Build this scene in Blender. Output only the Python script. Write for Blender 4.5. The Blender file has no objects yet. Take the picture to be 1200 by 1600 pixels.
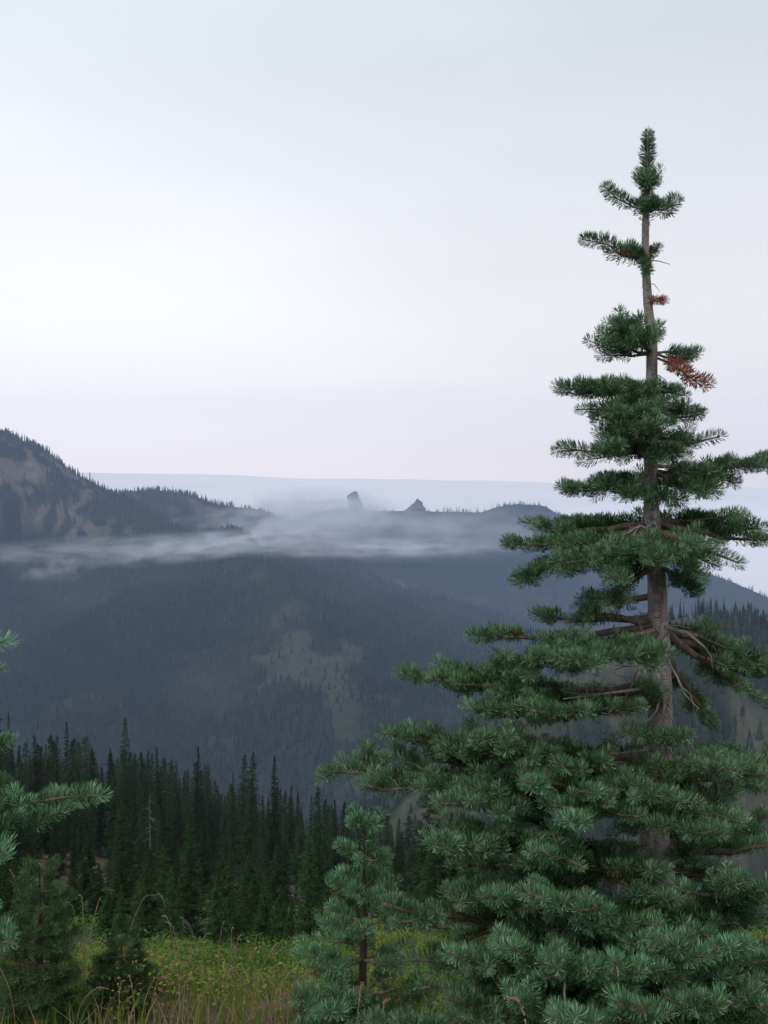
import bpy, math, random
import numpy as np
from mathutils import Vector, Matrix

random.seed(7)
RNG = np.random.default_rng(7)
scene = bpy.context.scene
COL = scene.collection
R = math.radians

# ------------------------------------------------------------------ camera
PITCH = math.atan(50 / 1600)
cam_d = bpy.data.cameras.new('camera')
cam = bpy.data.objects.new('camera', cam_d)
COL.objects.link(cam)
cam.location = (0, 0, 0)
cam.rotation_euler = (math.pi / 2 - PITCH, 0, 0)
cam_d.sensor_fit = 'VERTICAL'
cam_d.sensor_height = 36
cam_d.lens = 36.0
cam_d.clip_start = 0.05
cam_d.clip_end = 80000
scene.camera = cam

# ------------------------------------------------------------------ sky and sun
SUN_ELEV, SUN_AZ = R(42), R(200)          # azimuth clockwise from +Y: behind the camera, a little left
world = bpy.data.worlds.new('World')
scene.world = world
world.use_nodes = True
wn, wl = world.node_tree.nodes, world.node_tree.links
wn.clear()
wout = wn.new('ShaderNodeOutputWorld')
wbg = wn.new('ShaderNodeBackground')
wbg.inputs['Strength'].default_value = 0.1
sky = wn.new('ShaderNodeTexSky')
sky.sky_type = 'NISHITA'
sky.sun_disc = False
sky.sun_elevation = SUN_ELEV
sky.sun_rotation = SUN_AZ
sky.air_density = 1.0
sky.dust_density = 4.0
tc = wn.new('ShaderNodeTexCoord')
sep = wn.new('ShaderNodeSeparateXYZ')
wl.new(tc.outputs['Generated'], sep.inputs[0])
ramp = wn.new('ShaderNodeValToRGB')          # overcast: brightness by height above the horizon
wl.new(sep.outputs['Z'], ramp.inputs[0])
cr = ramp.color_ramp
cr.elements[0].position = 0.0
cr.elements[0].color = (1.27, 1.16, 1.11, 1)
cr.elements[1].position = 1.0
cr.elements[1].color = (0.66, 0.72, 0.78, 1)
for p, c in ((0.018, (1.27, 1.16, 1.11)), (0.045, (1.27, 1.19, 1.13)), (0.078, (1.25, 1.185, 1.13)), (0.12, (1.13, 1.095, 1.07)), (0.22, (0.975, 0.975, 0.99)), (0.36, (0.82, 0.865, 0.92)), (0.47, (0.755, 0.825, 0.875))):
    e = cr.elements.new(p)
    e.color = (*c, 1)
# the left of the sky is brighter
mr = wn.new('ShaderNodeMapRange')
wl.new(sep.outputs['X'], mr.inputs[0])
mr.inputs[1].default_value = -0.36
mr.inputs[2].default_value = 0.36
mr.inputs[3].default_value = 1.09
mr.inputs[4].default_value = 0.955
nz = wn.new('ShaderNodeTexNoise')            # soft cloud structure
mp = wn.new('ShaderNodeMapping')
mp.inputs['Scale'].default_value = (1.0, 1.0, 4.0)
wl.new(tc.outputs['Generated'], mp.inputs[0])
wl.new(mp.outputs[0], nz.inputs['Vector'])
nz.inputs['Scale'].default_value = 1.6
nz.inputs['Detail'].default_value = 3
mr2 = wn.new('ShaderNodeMapRange')
wl.new(nz.outputs['Fac'], mr2.inputs[0])
mr2.inputs[1].default_value = 0.3
mr2.inputs[2].default_value = 0.7
mr2.inputs[3].default_value = 0.94
mr2.inputs[4].default_value = 1.05
mm = wn.new('ShaderNodeMath'); mm.operation = 'MULTIPLY'
wl.new(mr.outputs[0], mm.inputs[0]); wl.new(mr2.outputs[0], mm.inputs[1])
dt_ = wn.new('ShaderNodeVectorMath'); dt_.operation = 'DOT_PRODUCT'      # the sun stands behind thin cloud low on the left
wl.new(tc.outputs['Generated'], dt_.inputs[0]); dt_.inputs[1].default_value = Vector((-0.36, 0.93, 0.13)).normalized()
gl = wn.new('ShaderNodeMapRange'); gl.interpolation_type = 'SMOOTHSTEP'; wl.new(dt_.outputs['Value'], gl.inputs[0])
gl.inputs[1].default_value = 0.88; gl.inputs[2].default_value = 1.0; gl.inputs[3].default_value = 1.0; gl.inputs[4].default_value = 1.07
mg = wn.new('ShaderNodeMath'); mg.operation = 'MULTIPLY'; wl.new(mm.outputs[0], mg.inputs[0]); wl.new(gl.outputs[0], mg.inputs[1])
mm2 = wn.new('ShaderNodeMath'); mm2.operation = 'MULTIPLY'
wl.new(mg.outputs[0], mm2.inputs[0]); mm2.inputs[1].default_value = 10.0
vs = wn.new('ShaderNodeVectorMath'); vs.operation = 'SCALE'
wl.new(ramp.outputs[0], vs.inputs[0]); wl.new(mm2.outputs[0], vs.inputs['Scale'])
mx = wn.new('ShaderNodeMix'); mx.data_type = 'RGBA'
mx.inputs[0].default_value = 0.96            # the overcast hides nearly all of the blue sky
wl.new(sky.outputs[0], mx.inputs[6]); wl.new(vs.outputs[0], mx.inputs[7])
wl.new(mx.outputs[2], wbg.inputs['Color'])
wl.new(wbg.outputs[0], wout.inputs[0])

sun_d = bpy.data.lights.new('sun', 'SUN')
sun_d.energy = 1.15
sun_d.angle = R(16)
sun_d.color = (1.0, 0.97, 0.93)
sun = bpy.data.objects.new('sun', sun_d)
COL.objects.link(sun)
sd = Vector((math.sin(SUN_AZ) * math.cos(SUN_ELEV), math.cos(SUN_AZ) * math.cos(SUN_ELEV), math.sin(SUN_ELEV)))
sun.rotation_euler = sd.to_track_quat('Z', 'Y').to_euler()

scene.view_settings.view_transform = 'Standard'
scene.view_settings.look = 'None'
scene.view_settings.exposure = 0
scene.view_settings.gamma = 1
scene.view_settings.use_curve_mapping = False
scene.render.engine = 'CYCLES'
cy = scene.cycles
cy.use_denoising = True
cy.denoiser = 'OPENIMAGEDENOISE'
cy.denoising_input_passes = 'RGB_ALBEDO_NORMAL'
cy.denoising_prefilter = 'ACCURATE'
cy.max_bounces = 5
cy.diffuse_bounces = 3
cy.glossy_bounces = 1
cy.transmission_bounces = 1
cy.volume_bounces = 3
cy.transparent_max_bounces = 6
cy.volume_step_rate = 0.35
cy.volume_max_steps = 160
cy.sample_clamp_indirect = 4

# ------------------------------------------------------------------ helpers
def at(px, py, Y):
    """point seen at pixel (px, py) of the 1200 x 1600 frame, Y metres ahead"""
    a, b = (px - 600) / 1600, -(py - 800) / 1600
    cp, sp = math.cos(PITCH), math.sin(PITCH)
    d = Vector((a, cp + b * sp, -sp + b * cp))
    return d * (Y / d.y)

def smooth(a, b, x):
    t = np.clip((x - a) / (b - a), 0, 1)
    return t * t * (3 - 2 * t)

def _h(ix, iy, s):
    v = np.sin(ix * 127.1 + iy * 311.7 + s * 74.7) * 43758.5453
    return v - np.floor(v)

def vnoise(x, y, s=0):
    ix, iy = np.floor(x), np.floor(y)
    fx, fy = x - ix, y - iy
    fx = fx * fx * (3 - 2 * fx); fy = fy * fy * (3 - 2 * fy)
    a, b = _h(ix, iy, s), _h(ix + 1, iy, s)
    c, d = _h(ix, iy + 1, s), _h(ix + 1, iy + 1, s)
    return (a * (1 - fx) + b * fx) * (1 - fy) + (c * (1 - fx) + d * fx) * fy

def fbm(x, y, scale, octv=4, s=0, gain=0.5):
    x = np.asarray(x, float) / scale; y = np.asarray(y, float) / scale
    t, a, n = 0.0, 1.0, 0.0
    for k in range(octv):
        t = t + a * vnoise(x, y, s + k * 3.7); n += a
        x, y = x * 2.03 * 0.8 - y * 2.03 * 0.6 + 17.3, x * 2.03 * 0.6 + y * 2.03 * 0.8 + 9.1
        a *= gain
    return t / n

def mesh_np(name, V, F, mat=None, attrs=None, smooth_shade=False, mats=None, mat_idx=None):
    """mesh from numpy triangles or quads"""
    V = np.ascontiguousarray(V, dtype=np.float32); F = np.ascontiguousarray(F, dtype=np.int32)
    k = F.shape[1]
    me = bpy.data.meshes.new(name)
    me.vertices.add(len(V)); me.vertices.foreach_set('co', V.ravel())
    me.loops.add(F.size); me.loops.foreach_set('vertex_index', F.ravel())
    me.polygons.add(len(F))
    me.polygons.foreach_set('loop_start', np.arange(0, F.size, k, dtype=np.int32))
    me.polygons.foreach_set('loop_total', np.full(len(F), k, dtype=np.int32))
    if smooth_shade:
        me.polygons.foreach_set('use_smooth', np.ones(len(F), dtype=bool))
    for m in (mats or ([mat] if mat else [])):
        me.materials.append(m)
    if mat_idx is not None:
        me.polygons.foreach_set('material_index', np.asarray(mat_idx, dtype=np.int32))
    for an, av in (attrs or {}).items():
        a = me.attributes.new(an, 'FLOAT', 'POINT')
        a.data.foreach_set('value', np.asarray(av, dtype=np.float32))
    me.update(calc_edges=True)
    return me

def link(name, me, parent=None, loc=(0, 0, 0), kind=None):
    o = bpy.data.objects.new(name, me)
    COL.objects.link(o)
    o.location = loc
    if parent: o.parent = parent
    if kind: o['kind'] = kind
    return o

def thing(name, label, cat, loc=(0, 0, 0), group=None, me=None):
    o = bpy.data.objects.new(name, me)
    COL.objects.link(o)
    if me is None: o.empty_display_size = 0.2
    o.location = loc
    o['label'] = label; o['category'] = cat
    if group: o['group'] = group
    return o

def tube_np(pts, rad, n=6, rough=0.0, rng=RNG, cap=True):
    """tube along points, returns V, F(quads)"""
    P = np.array([tuple(p) for p in pts], float); m = len(P)
    rad = np.asarray(rad, float)
    T = np.gradient(P, axis=0); T /= np.linalg.norm(T, axis=1)[:, None] + 1e-12
    ref = np.array([0, 0, 1.0]) if abs(T[0, 2]) < 0.8 else np.array([1.0, 0, 0])
    V = []
    u = np.cross(T[0], ref); u /= np.linalg.norm(u)
    for i in range(m):
        u = u - T[i] * np.dot(u, T[i]); u /= np.linalg.norm(u) + 1e-12
        w = np.cross(T[i], u)
        a = np.arange(n) * 2 * math.pi / n
        r = rad[i] * (1 + rough * (rng.random(n) - 0.5))
        V.append(P[i] + r[:, None] * (np.cos(a)[:, None] * u + np.sin(a)[:, None] * w))
    V = np.concatenate(V)
    i, j = np.meshgrid(np.arange(m - 1), np.arange(n), indexing='ij')
    i, j = i.ravel(), j.ravel(); j2 = (j + 1) % n
    F = np.stack([i * n + j, i * n + j2, (i + 1) * n + j2, (i + 1) * n + j], 1)
    if cap:
        V = np.vstack([V, P[-1:] + T[-1:] * rad[-1] * 0.6]); c = len(V) - 1
        j = np.arange(n); b = (m - 1) * n
        F = np.vstack([F, np.stack([b + j, b + (j + 1) % n, np.full(n, c), np.full(n, c)], 1)])
    return V, F

def tri(F):
    """quads (maybe degenerate) to triangles"""
    a = F[:, [0, 1, 2]]; b = F[:, [0, 2, 3]]
    b = b[(b[:, 1] != b[:, 2])]
    return np.vstack([a, b])

class Bag:
    def __init__(s): s.V, s.F, s.n, s.A = [], [], 0, []
    def add(s, V, F, a=None):
        if F.shape[1] == 4: F = tri(F)
        s.V.append(V); s.F.append(F + s.n); s.n += len(V)
        s.A.append(np.zeros(len(V)) if a is None else (np.full(len(V), a) if np.isscalar(a) else a))
    def mesh(s, name, mat, smooth_shade=False, off=(0, 0, 0), attr='tint', extra=None):
        V = np.concatenate(s.V) - np.array(tuple(off)); F = np.concatenate(s.F)
        return mesh_np(name, V, F, mat, {attr: np.concatenate(s.A)}, smooth_shade)

# ------------------------------------------------------------------ materials
def new_mat(name):
    m = bpy.data.materials.new(name); m.use_nodes = True
    nt = m.node_tree; b = nt.nodes['Principled BSDF']
    return m, nt, b

def attr_node(nt, name):
    a = nt.nodes.new('ShaderNodeAttribute'); a.attribute_name = name
    return a.outputs['Fac']

def ramp_node(nt, fac, stops):
    r = nt.nodes.new('ShaderNodeValToRGB')
    if fac is not None: nt.links.new(fac, r.inputs[0])
    e = r.color_ramp.elements
    e[0].position, e[0].color = stops[0][0], (*stops[0][1], 1)
    e[1].position, e[1].color = stops[-1][0], (*stops[-1][1], 1)
    for p, c in stops[1:-1]:
        x = e.new(p); x.color = (*c, 1)
    return r.outputs[0]

def noise_node(nt, scale, detail=4, vec=None, coord='Object', stretch=None, rough=0.55):
    n = nt.nodes.new('ShaderNodeTexNoise')
    n.inputs['Scale'].default_value = scale; n.inputs['Detail'].default_value = detail
    n.inputs['Roughness'].default_value = rough
    t = nt.nodes.new('ShaderNodeTexCoord'); v = t.outputs[coord]
    if stretch:
        m = nt.nodes.new('ShaderNodeMapping'); m.inputs['Scale'].default_value = stretch
        nt.links.new(v, m.inputs[0]); v = m.outputs[0]
    nt.links.new(v, n.inputs['Vector'])
    return n.outputs['Fac']

def mixc(nt, f, a, b, mode='MIX'):
    m = nt.nodes.new('ShaderNodeMix'); m.data_type = 'RGBA'; m.blend_type = mode
    if isinstance(f, (int, float)): m.inputs[0].default_value = f
    else: nt.links.new(f, m.inputs[0])
    for i, c in ((6, a), (7, b)):
        if isinstance(c, tuple): m.inputs[i].default_value = (*c, 1)
        else: nt.links.new(c, m.inputs[i])
    return m.outputs[2]

def bump(nt, b, h, strength=0.5, dist=0.01):
    n = nt.nodes.new('ShaderNodeBump'); n.inputs['Strength'].default_value = strength
    n.inputs['Distance'].default_value = dist
    nt.links.new(h, n.inputs['Height']); nt.links.new(n.outputs[0], b.inputs['Normal'])

def foliage_mat(name, stops, rnd=0.35, trans=0.15, rough=0.65, spec=0.12):
    m, nt, b = new_mat(name)
    f = attr_node(nt, 'tint')
    c = ramp_node(nt, f, stops)
    oi = nt.nodes.new('ShaderNodeObjectInfo')
    hs = nt.nodes.new('ShaderNodeHueSaturation')
    nt.links.new(c, hs.inputs['Color'])
    mr_ = nt.nodes.new('ShaderNodeMapRange'); nt.links.new(oi.outputs['Random'], mr_.inputs[0])
    mr_.inputs[3].default_value = 1 - rnd; mr_.inputs[4].default_value = 1 + rnd
    nt.links.new(mr_.outputs[0], hs.inputs['Value'])
    mh = nt.nodes.new('ShaderNodeMapRange'); nt.links.new(oi.outputs['Random'], mh.inputs[0])
    mh.inputs[3].default_value = 0.485; mh.inputs[4].default_value = 0.515
    nt.links.new(mh.outputs[0], hs.inputs['Hue'])
    nt.links.new(hs.outputs[0], b.inputs['Base Color'])
    b.inputs['Roughness'].default_value = rough
    b.inputs['Specular IOR Level'].default_value = spec
    if trans > 0:
        tr = nt.nodes.new('ShaderNodeBsdfTranslucent'); nt.links.new(hs.outputs[0], tr.inputs[0])
        ms = nt.nodes.new('ShaderNodeMixShader'); ms.inputs[0].default_value = trans
        out = nt.nodes['Material Output']
        nt.links.new(b.outputs[0], ms.inputs[1]); nt.links.new(tr.outputs[0], ms.inputs[2])
        nt.links.new(ms.outputs[0], out.inputs[0])
    return m

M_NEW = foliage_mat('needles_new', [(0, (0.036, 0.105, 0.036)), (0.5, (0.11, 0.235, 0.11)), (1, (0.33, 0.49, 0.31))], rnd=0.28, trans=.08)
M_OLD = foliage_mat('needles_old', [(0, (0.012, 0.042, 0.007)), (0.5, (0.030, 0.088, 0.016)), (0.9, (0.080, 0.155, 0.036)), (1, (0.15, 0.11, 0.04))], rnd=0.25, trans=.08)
M_MID = foliage_mat('needles_mid', [(0, (0.028, 0.062, 0.02)), (0.5, (0.055, 0.115, 0.038)), (1, (0.12, 0.20, 0.08))], rnd=0.25, trans=.08)
M_RED = foliage_mat('needles_dead', [(0, (0.26, 0.085, 0.05)), (0.6, (0.38, 0.15, 0.10)), (1, (0.50, 0.25, 0.18))], rnd=0.1)
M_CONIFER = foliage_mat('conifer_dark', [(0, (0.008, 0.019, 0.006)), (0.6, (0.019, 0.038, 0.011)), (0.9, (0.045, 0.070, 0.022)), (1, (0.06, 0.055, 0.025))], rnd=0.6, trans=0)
M_YOUNG = foliage_mat('conifer_young', [(0, (0.012, 0.030, 0.009)), (0.6, (0.030, 0.062, 0.018)), (1, (0.065, 0.11, 0.035))], rnd=0.3)
M_FAR = foliage_mat('far_wood', [(0, (0.010, 0.020, 0.013)), (0.7, (0.022, 0.036, 0.022)), (0.88, (0.045, 0.055, 0.03)), (0.9, (0.11, 0.105, 0.10)), (1, (0.16, 0.15, 0.14))], rnd=0.0, trans=0.0)
M_GRASS = foliage_mat('grass', [(0, (0.06, 0.12, 0.02)), (0.45, (0.15, 0.23, 0.035)), (0.75, (0.27, 0.28, 0.06)), (0.78, (0.24, 0.17, 0.09)), (1, (0.36, 0.27, 0.16))], rnd=0.0, trans=0.25)
M_LEAF = foliage_mat('low_shrub_leaves', [(0, (0.04, 0.09, 0.02)), (0.5, (0.12, 0.20, 0.033)), (0.84, (0.22, 0.26, 0.045)), (0.9, (0.22, 0.11, 0.06)), (1, (0.34, 0.20, 0.13))], rnd=0.0, trans=0.25)

def bark_mat(name, c0, c1, c2, scale=18, stretch=(1, 1, 0.35), dist=0.006, marks=False):
    m, nt, b = new_mat(name)
    f = noise_node(nt, scale, 6, stretch=stretch, rough=0.65)
    c = ramp_node(nt, f, [(0.3, c0), (0.52, c1), (0.72, c2)])
    f2 = noise_node(nt, scale * 0.3, 3)
    c = mixc(nt, 0.35, c, ramp_node(nt, f2, [(0.35, (0.4, 0.36, 0.34)), (0.7, (1, 1, 1))]), 'MULTIPLY')
    if marks:        # lenticels, resin blisters and pale lichen on young fir bark
        f3 = noise_node(nt, 95, 3, stretch=(1, 1, 2.6))
        c = mixc(nt, 1.0, c, ramp_node(nt, f3, [(0.34, (0.35, 0.30, 0.28)), (0.44, (1, 1, 1))]), 'MULTIPLY')
        f4 = noise_node(nt, 20, 5, stretch=(1, 1, 0.5), rough=.7)
        mk = ramp_node(nt, f4, [(0.56, (0, 0, 0)), (0.64, (1, 1, 1))])
        c = mixc(nt, mk, c, (0.48, 0.46, 0.46))
        ad = nt.nodes.new('ShaderNodeMath'); ad.operation = 'ADD'; nt.links.new(f, ad.inputs[0]); nt.links.new(f3, ad.inputs[1]); f = ad.outputs[0]
    nt.links.new(c, b.inputs['Base Color'])
    b.inputs['Roughness'].default_value = 0.85
    bump(nt, b, f, 0.8, dist)
    return m
M_BARK = bark_mat('fir_bark', (0.13, 0.105, 0.098), (0.33, 0.29, 0.275), (0.54, 0.50, 0.49), 30, marks=True)
M_TWIG = bark_mat('twig_bark', (0.06, 0.045, 0.035), (0.15, 0.11, 0.085), (0.27, 0.21, 0.17), 60, dist=0.002)
M_DEADTWIG = bark_mat('dead_twig_bark', (0.13, 0.11, 0.10), (0.28, 0.24, 0.22), (0.40, 0.36, 0.33), 60, dist=0.002)
M_CBARK = bark_mat('conifer_bark', (0.02, 0.016, 0.013), (0.06, 0.045, 0.035), (0.12, 0.10, 0.085), 5)
M_SNAG = bark_mat('snag_wood', (0.05, 0.042, 0.036), (0.11, 0.098, 0.09), (0.2, 0.185, 0.17), 5)

def terrain_mat(name, wood, bare, green):
    m, nt, b = new_mat(name)
    t = attr_node(nt, 'cover'); g = attr_node(nt, 'green')
    n1 = noise_node(nt, 0.03, 6); n2 = noise_node(nt, 0.2, 4)
    cb = mixc(nt, g, bare, green)
    cb = mixc(nt, 1.0, cb, ramp_node(nt, n1, [(0.3, (0.62, 0.6, 0.58)), (0.7, (1.25, 1.25, 1.25))]), 'MULTIPLY')
    cb = mixc(nt, 1.0, cb, ramp_node(nt, n2, [(0.3, (0.7, 0.72, 0.7)), (0.7, (1.2, 1.2, 1.2))]), 'MULTIPLY')
    c = mixc(nt, t, cb, wood)
    nt.links.new(c, b.inputs['Base Color'])
    b.inputs['Roughness'].default_value = 1.0
    b.inputs['Specular IOR Level'].default_value = 0.0
    bump(nt, b, n1, 0.6, 8.0)
    return m
M_MTN = terrain_mat('mountain_soil', (0.028, 0.036, 0.026), (0.145, 0.125, 0.095), (0.042, 0.055, 0.033))

def ground_mat():
    m, nt, b = new_mat('meadow_soil')
    n1 = noise_node(nt, 1.3, 6); n2 = noise_node(nt, 14, 5)
    c = ramp_node(nt, n1, [(0.35, (0.05, 0.045, 0.025)), (0.55, (0.10, 0.078, 0.052)), (0.7, (0.17, 0.13, 0.09))])
    c = mixc(nt, 1.0, c, ramp_node(nt, n2, [(0.3, (0.55, 0.55, 0.55)), (0.7, (1.4, 1.35, 1.3))]), 'MULTIPLY')
    nt.links.new(c, b.inputs['Base Color'])
    b.inputs['Roughness'].default_value = 1.0
    b.inputs['Specular IOR Level'].default_value = 0.1
    bump(nt, b, n2, 0.9, 0.03)
    return m
M_GROUND = ground_mat()

def rock_mat():
    m, nt, b = new_mat('spire_rock')
    f = noise_node(nt, 0.12, 6, stretch=(1, 1, 0.4))
    nt.links.new(ramp_node(nt, f, [(0.3, (0.05, 0.048, 0.048)), (0.7, (0.16, 0.15, 0.145))]), b.inputs['Base Color'])
    b.inputs['Roughness'].default_value = 0.95
    bump(nt, b, f, 1.0, 3.0)
    return m
M_ROCK = rock_mat()

# ------------------------------------------------------------------ terrain
def poly(pts): return np.array([tuple(at(*p)) for p in pts])
RIDGES = {   # crest lines: (px, py, metres ahead), slope of their sides, roughness
    'mountain': [(poly([(-900, 640, 1500), (-500, 610, 1700), (-200, 640, 1850), (0, 674, 1900), (55, 699, 1900), (110, 741, 1900), (165, 769, 1880), (215, 800, 1820), (300, 850, 1700)]), 0.385, 1.0),
                 (poly([(380, 872, 1500), (430, 935, 1330), (500, 1030, 1150), (560, 1110, 1020), (640, 1200, 920)]), 0.42, 0.8),
                 (poly([(120, 985, 1350), (160, 1080, 1120), (230, 1180, 960)]), 0.42, 0.8)],
    'knoll': [(poly([(120, 775, 2400), (190, 769, 2400), (240, 765, 2400), (290, 771, 2400), (340, 789, 2400), (400, 796, 2400), (432, 807, 2400), (470, 850, 2350), (560, 905, 2100)]), 0.42, 0.6)],
    'dark_ridge': [(poly([(430, 880, 1900), (560, 905, 2000), (620, 917, 2000), (700, 937, 2000), (790, 967, 2000), (900, 1012, 1950), (1000, 1060, 1900), (1200, 1120, 1800)]), 0.33, 0.5)],
    'far_ridge': [(poly([(300, 800, 3300), (470, 806, 3100), (540, 792, 3000), (600, 799, 3000), (650, 797, 3000), (700, 799, 3000), (750, 801, 3000), (775, 793, 3000), (810, 786, 3000), (850, 790, 3000), (870, 802, 3000), (950, 836, 2950), (1050, 872, 2900), (1118, 900, 2850), (1150, 911, 2820), (1200, 933, 2800), (1500, 1030, 2700)]), 0.36, 0.8)],
    'hill': [(poly([(752, 1187, 470), (820, 1125, 500), (900, 1052, 540), (1000, 987, 560), (1060, 966, 570), (1100, 960, 570), (1160, 968, 565), (1200, 978, 560), (1400, 990, 520), (1700, 1000, 470)]), 0.8, 0.12)],
}
NAMES = ['valley'] + list(RIDGES)
PY = np.array([-400, -20, -6, 0, 3.2, 5, 6.5, 8.5, 11, 14, 30, 60, 110, 200, 400, 600, 900, 6000.])
PZ = np.array([10, -0.6, -1.35, -1.6, -2.05, -2.7, -3.3, -4.08, -5.22, -6.9, -13.5, -25, -44, -86, -182, -290, -420, -440.])

def near_h(x, y):
    z = np.interp(y, PY, PZ)
    tilt = -0.17 * np.clip(x, -150, 200) * smooth(15, 70, y) * (1 - smooth(300, 900, y) * 0.8)
    n = (fbm(x, y, 2.2, 4, 3) - 0.5) * 0.35 * smooth(2, 6, y) + (fbm(x, y, 14, 3, 5) - 0.5) * 2.4 * smooth(12, 40, y)
    return z + tilt + n

def terrain(x, y, want=False):
    x = np.asarray(x, float); y = np.asarray(y, float)
    z = near_h(x, y)
    z = np.where(y > 200, np.maximum(z, -450), z)
    best = np.zeros(x.shape, int)
    rn = 1 - np.abs(2 * fbm(x + 0.4 * y, y * 0.45, 330, 4, 11) - 1)
    rn2 = fbm(x, y, 70, 4, 21) - 0.5
    far = y > 130
    for k, (nm, lines) in enumerate(RIDGES.items()):
        for P, slope, rough in lines:
            d = np.full(x.shape, 1e9); zc = np.zeros(x.shape)
            for a, b in zip(P[:-1], P[1:]):
                ab = b[:2] - a[:2]; L2 = (ab ** 2).sum()
                t = np.clip(((x - a[0]) * ab[0] + (y - a[1]) * ab[1]) / L2, 0, 1)
                dd = np.hypot(x - a[0] - t * ab[0], y - a[1] - t * ab[1])
                m = dd < d
                d = np.where(m, dd, d); zc = np.where(m, a[2] + t * (b[2] - a[2]), zc)
            w = np.clip(d / 260, 0, 1) * rough
            zz = zc - slope * np.sqrt(d * d + 18 ** 2) + slope * 18 + (rn - 0.72) * 125 * w + rn2 * 36 * (np.clip(d / 60, 0, 1) * rough)
            zz = np.where(far, zz, -1e9)
            m = zz > z
            z = np.where(m, zz, z); best = np.where(m, k + 1, best)
    z = np.maximum(z, -450 + 6 * rn2) if np.ndim(z) else max(float(z), -450)
    return (z, best) if want else z

def gh(x, y): return float(near_h(np.array(float(x)), np.array(float(y))))

def cover(x, y, z, best):
    """1 = wooded, 0 = open; and how green the open ground is"""
    n = fbm(x * 1.0, y * 0.6, 110, 5, 31, 0.55)
    n2 = fbm(x, y, 420, 3, 41)
    n3 = fbm(x, y, np.where(best == 5, 26, 38) * 1.0, 4, 47)
    thr = np.full(np.shape(x), 0.0)
    pxa = 600 + 1600 * x / np.maximum(y, 1)
    up = smooth(-115, -80, z + (n2 - .5) * 60) * (best == 1) * smooth(330, 90, pxa)
    thr = thr + up * 0.53                                    # open slopes high on the left mountain
    el = z + 0 * x
    ang = np.degrees(np.arctan2(x, y)); pyy = 750 - 1600 * el / np.maximum(y, 1); pxx = 600 + 1600 * x / np.maximum(y, 1)
    patch = np.exp(-(((pxx - 440) / 210) ** 2 + ((pyy - 1085) / 85) ** 2)) * (best == 1)
    spur = np.exp(-((pxx - 380 - (pyy - 872) * 0.62) / 45) ** 2) * (best == 1) * (pyy > 860)
    lowl = np.exp(-(((pxx - 60) / 130) ** 2 + ((pyy - 1135) / 45) ** 2)) * (best == 1)
    thr = thr + patch * 0.15 + spur * 0.16 + lowl * 0.20
    thr = thr + (best == 1) * (1 - up) * 0.14 + (best == 2) * 0.42 + (best == 4) * 0.36 + (best == 3) * 0.20
    thr = thr + (best == 5) * 0.42
    v = 0.5 + (n * 0.45 + n3 * 0.55 - 0.5) * 2.0
    n4 = fbm(x, y * .7, 27, 3, 53, .6)
    v = v * (1 - up) + up * (0.5 + (n4 - .5) * 3.2)
    c = smooth(-0.07, 0.07, v - thr)
    green = np.clip(1.0 * (1 - up) + 0.9 * (n2 - 0.45), 0, 1)
    green = np.where(best == 5, np.clip((n2 - 0.42) * 4, 0, 0.7), green)
    green = np.where(best == 2, green * 0.3, green)
    return c, green

AZ = np.radians(np.concatenate([np.linspace(-180, -60, 13)[:-1], np.linspace(-60, -26, 46)[:-1], np.linspace(-25, 25, 300), np.linspace(26, 60, 46)[1:], np.linspace(60, 180, 13)[1:]]))
RR = np.concatenate([[0.3], np.geomspace(0.6, 130, 150), np.geomspace(130, 850, 90)[1:], np.linspace(850, 2450, 250)[1:], np.linspace(2450, 3900, 70)[1:]])
az, rr = np.meshgrid(AZ, RR)
GX, GY = np.sin(az) * rr, np.cos(az) * rr
GZ, GB = terrain(GX, GY, True)
gc, gg = cover(GX, GY, GZ, GB)
V = np.stack([GX.ravel(), GY.ravel(), GZ.ravel()], 1)
nr, na = GX.shape
i, j = np.meshgrid(np.arange(nr - 1), np.arange(na - 1), indexing='ij')
F = np.stack([i * na + j, i * na + j + 1, (i + 1) * na + j + 1, (i + 1) * na + j], -1).reshape(-1, 4)
F = F[:, ::-1]
fb = GB[:-1, :-1].ravel()
fr = (RR[:-1][:, None] * np.ones(na - 1)[None]).ravel()
def sub(mask, name, mat):
    f = F[mask]; u, inv = np.unique(f, return_inverse=True)
    me = mesh_np(name, V[u], inv.reshape(f.shape), mat, {'cover': gc.ravel()[u], 'green': gg.ravel()[u]}, True)
    return link(name, me, kind='structure')
sub(fr < 130, 'ground', M_GROUND)
TERR = {'valley': 'valley', 'mountain': 'mountain', 'knoll': 'mountain_shoulder', 'dark_ridge': 'forested_ridge', 'far_ridge': 'far_ridge', 'hill': 'hillside'}
for k, nm in enumerate(NAMES):
    m = (fr >= 130) & (fb == k)
    if m.any(): sub(m, TERR[nm], M_MTN)

# visible cells of the far ground (running horizon along each azimuth)
elev = GZ / rr
run = np.maximum.accumulate(np.vstack([np.full((1, na), -9.0), elev[:-1]]), axis=0)
vis = (GZ + 14) / rr > run

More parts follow.
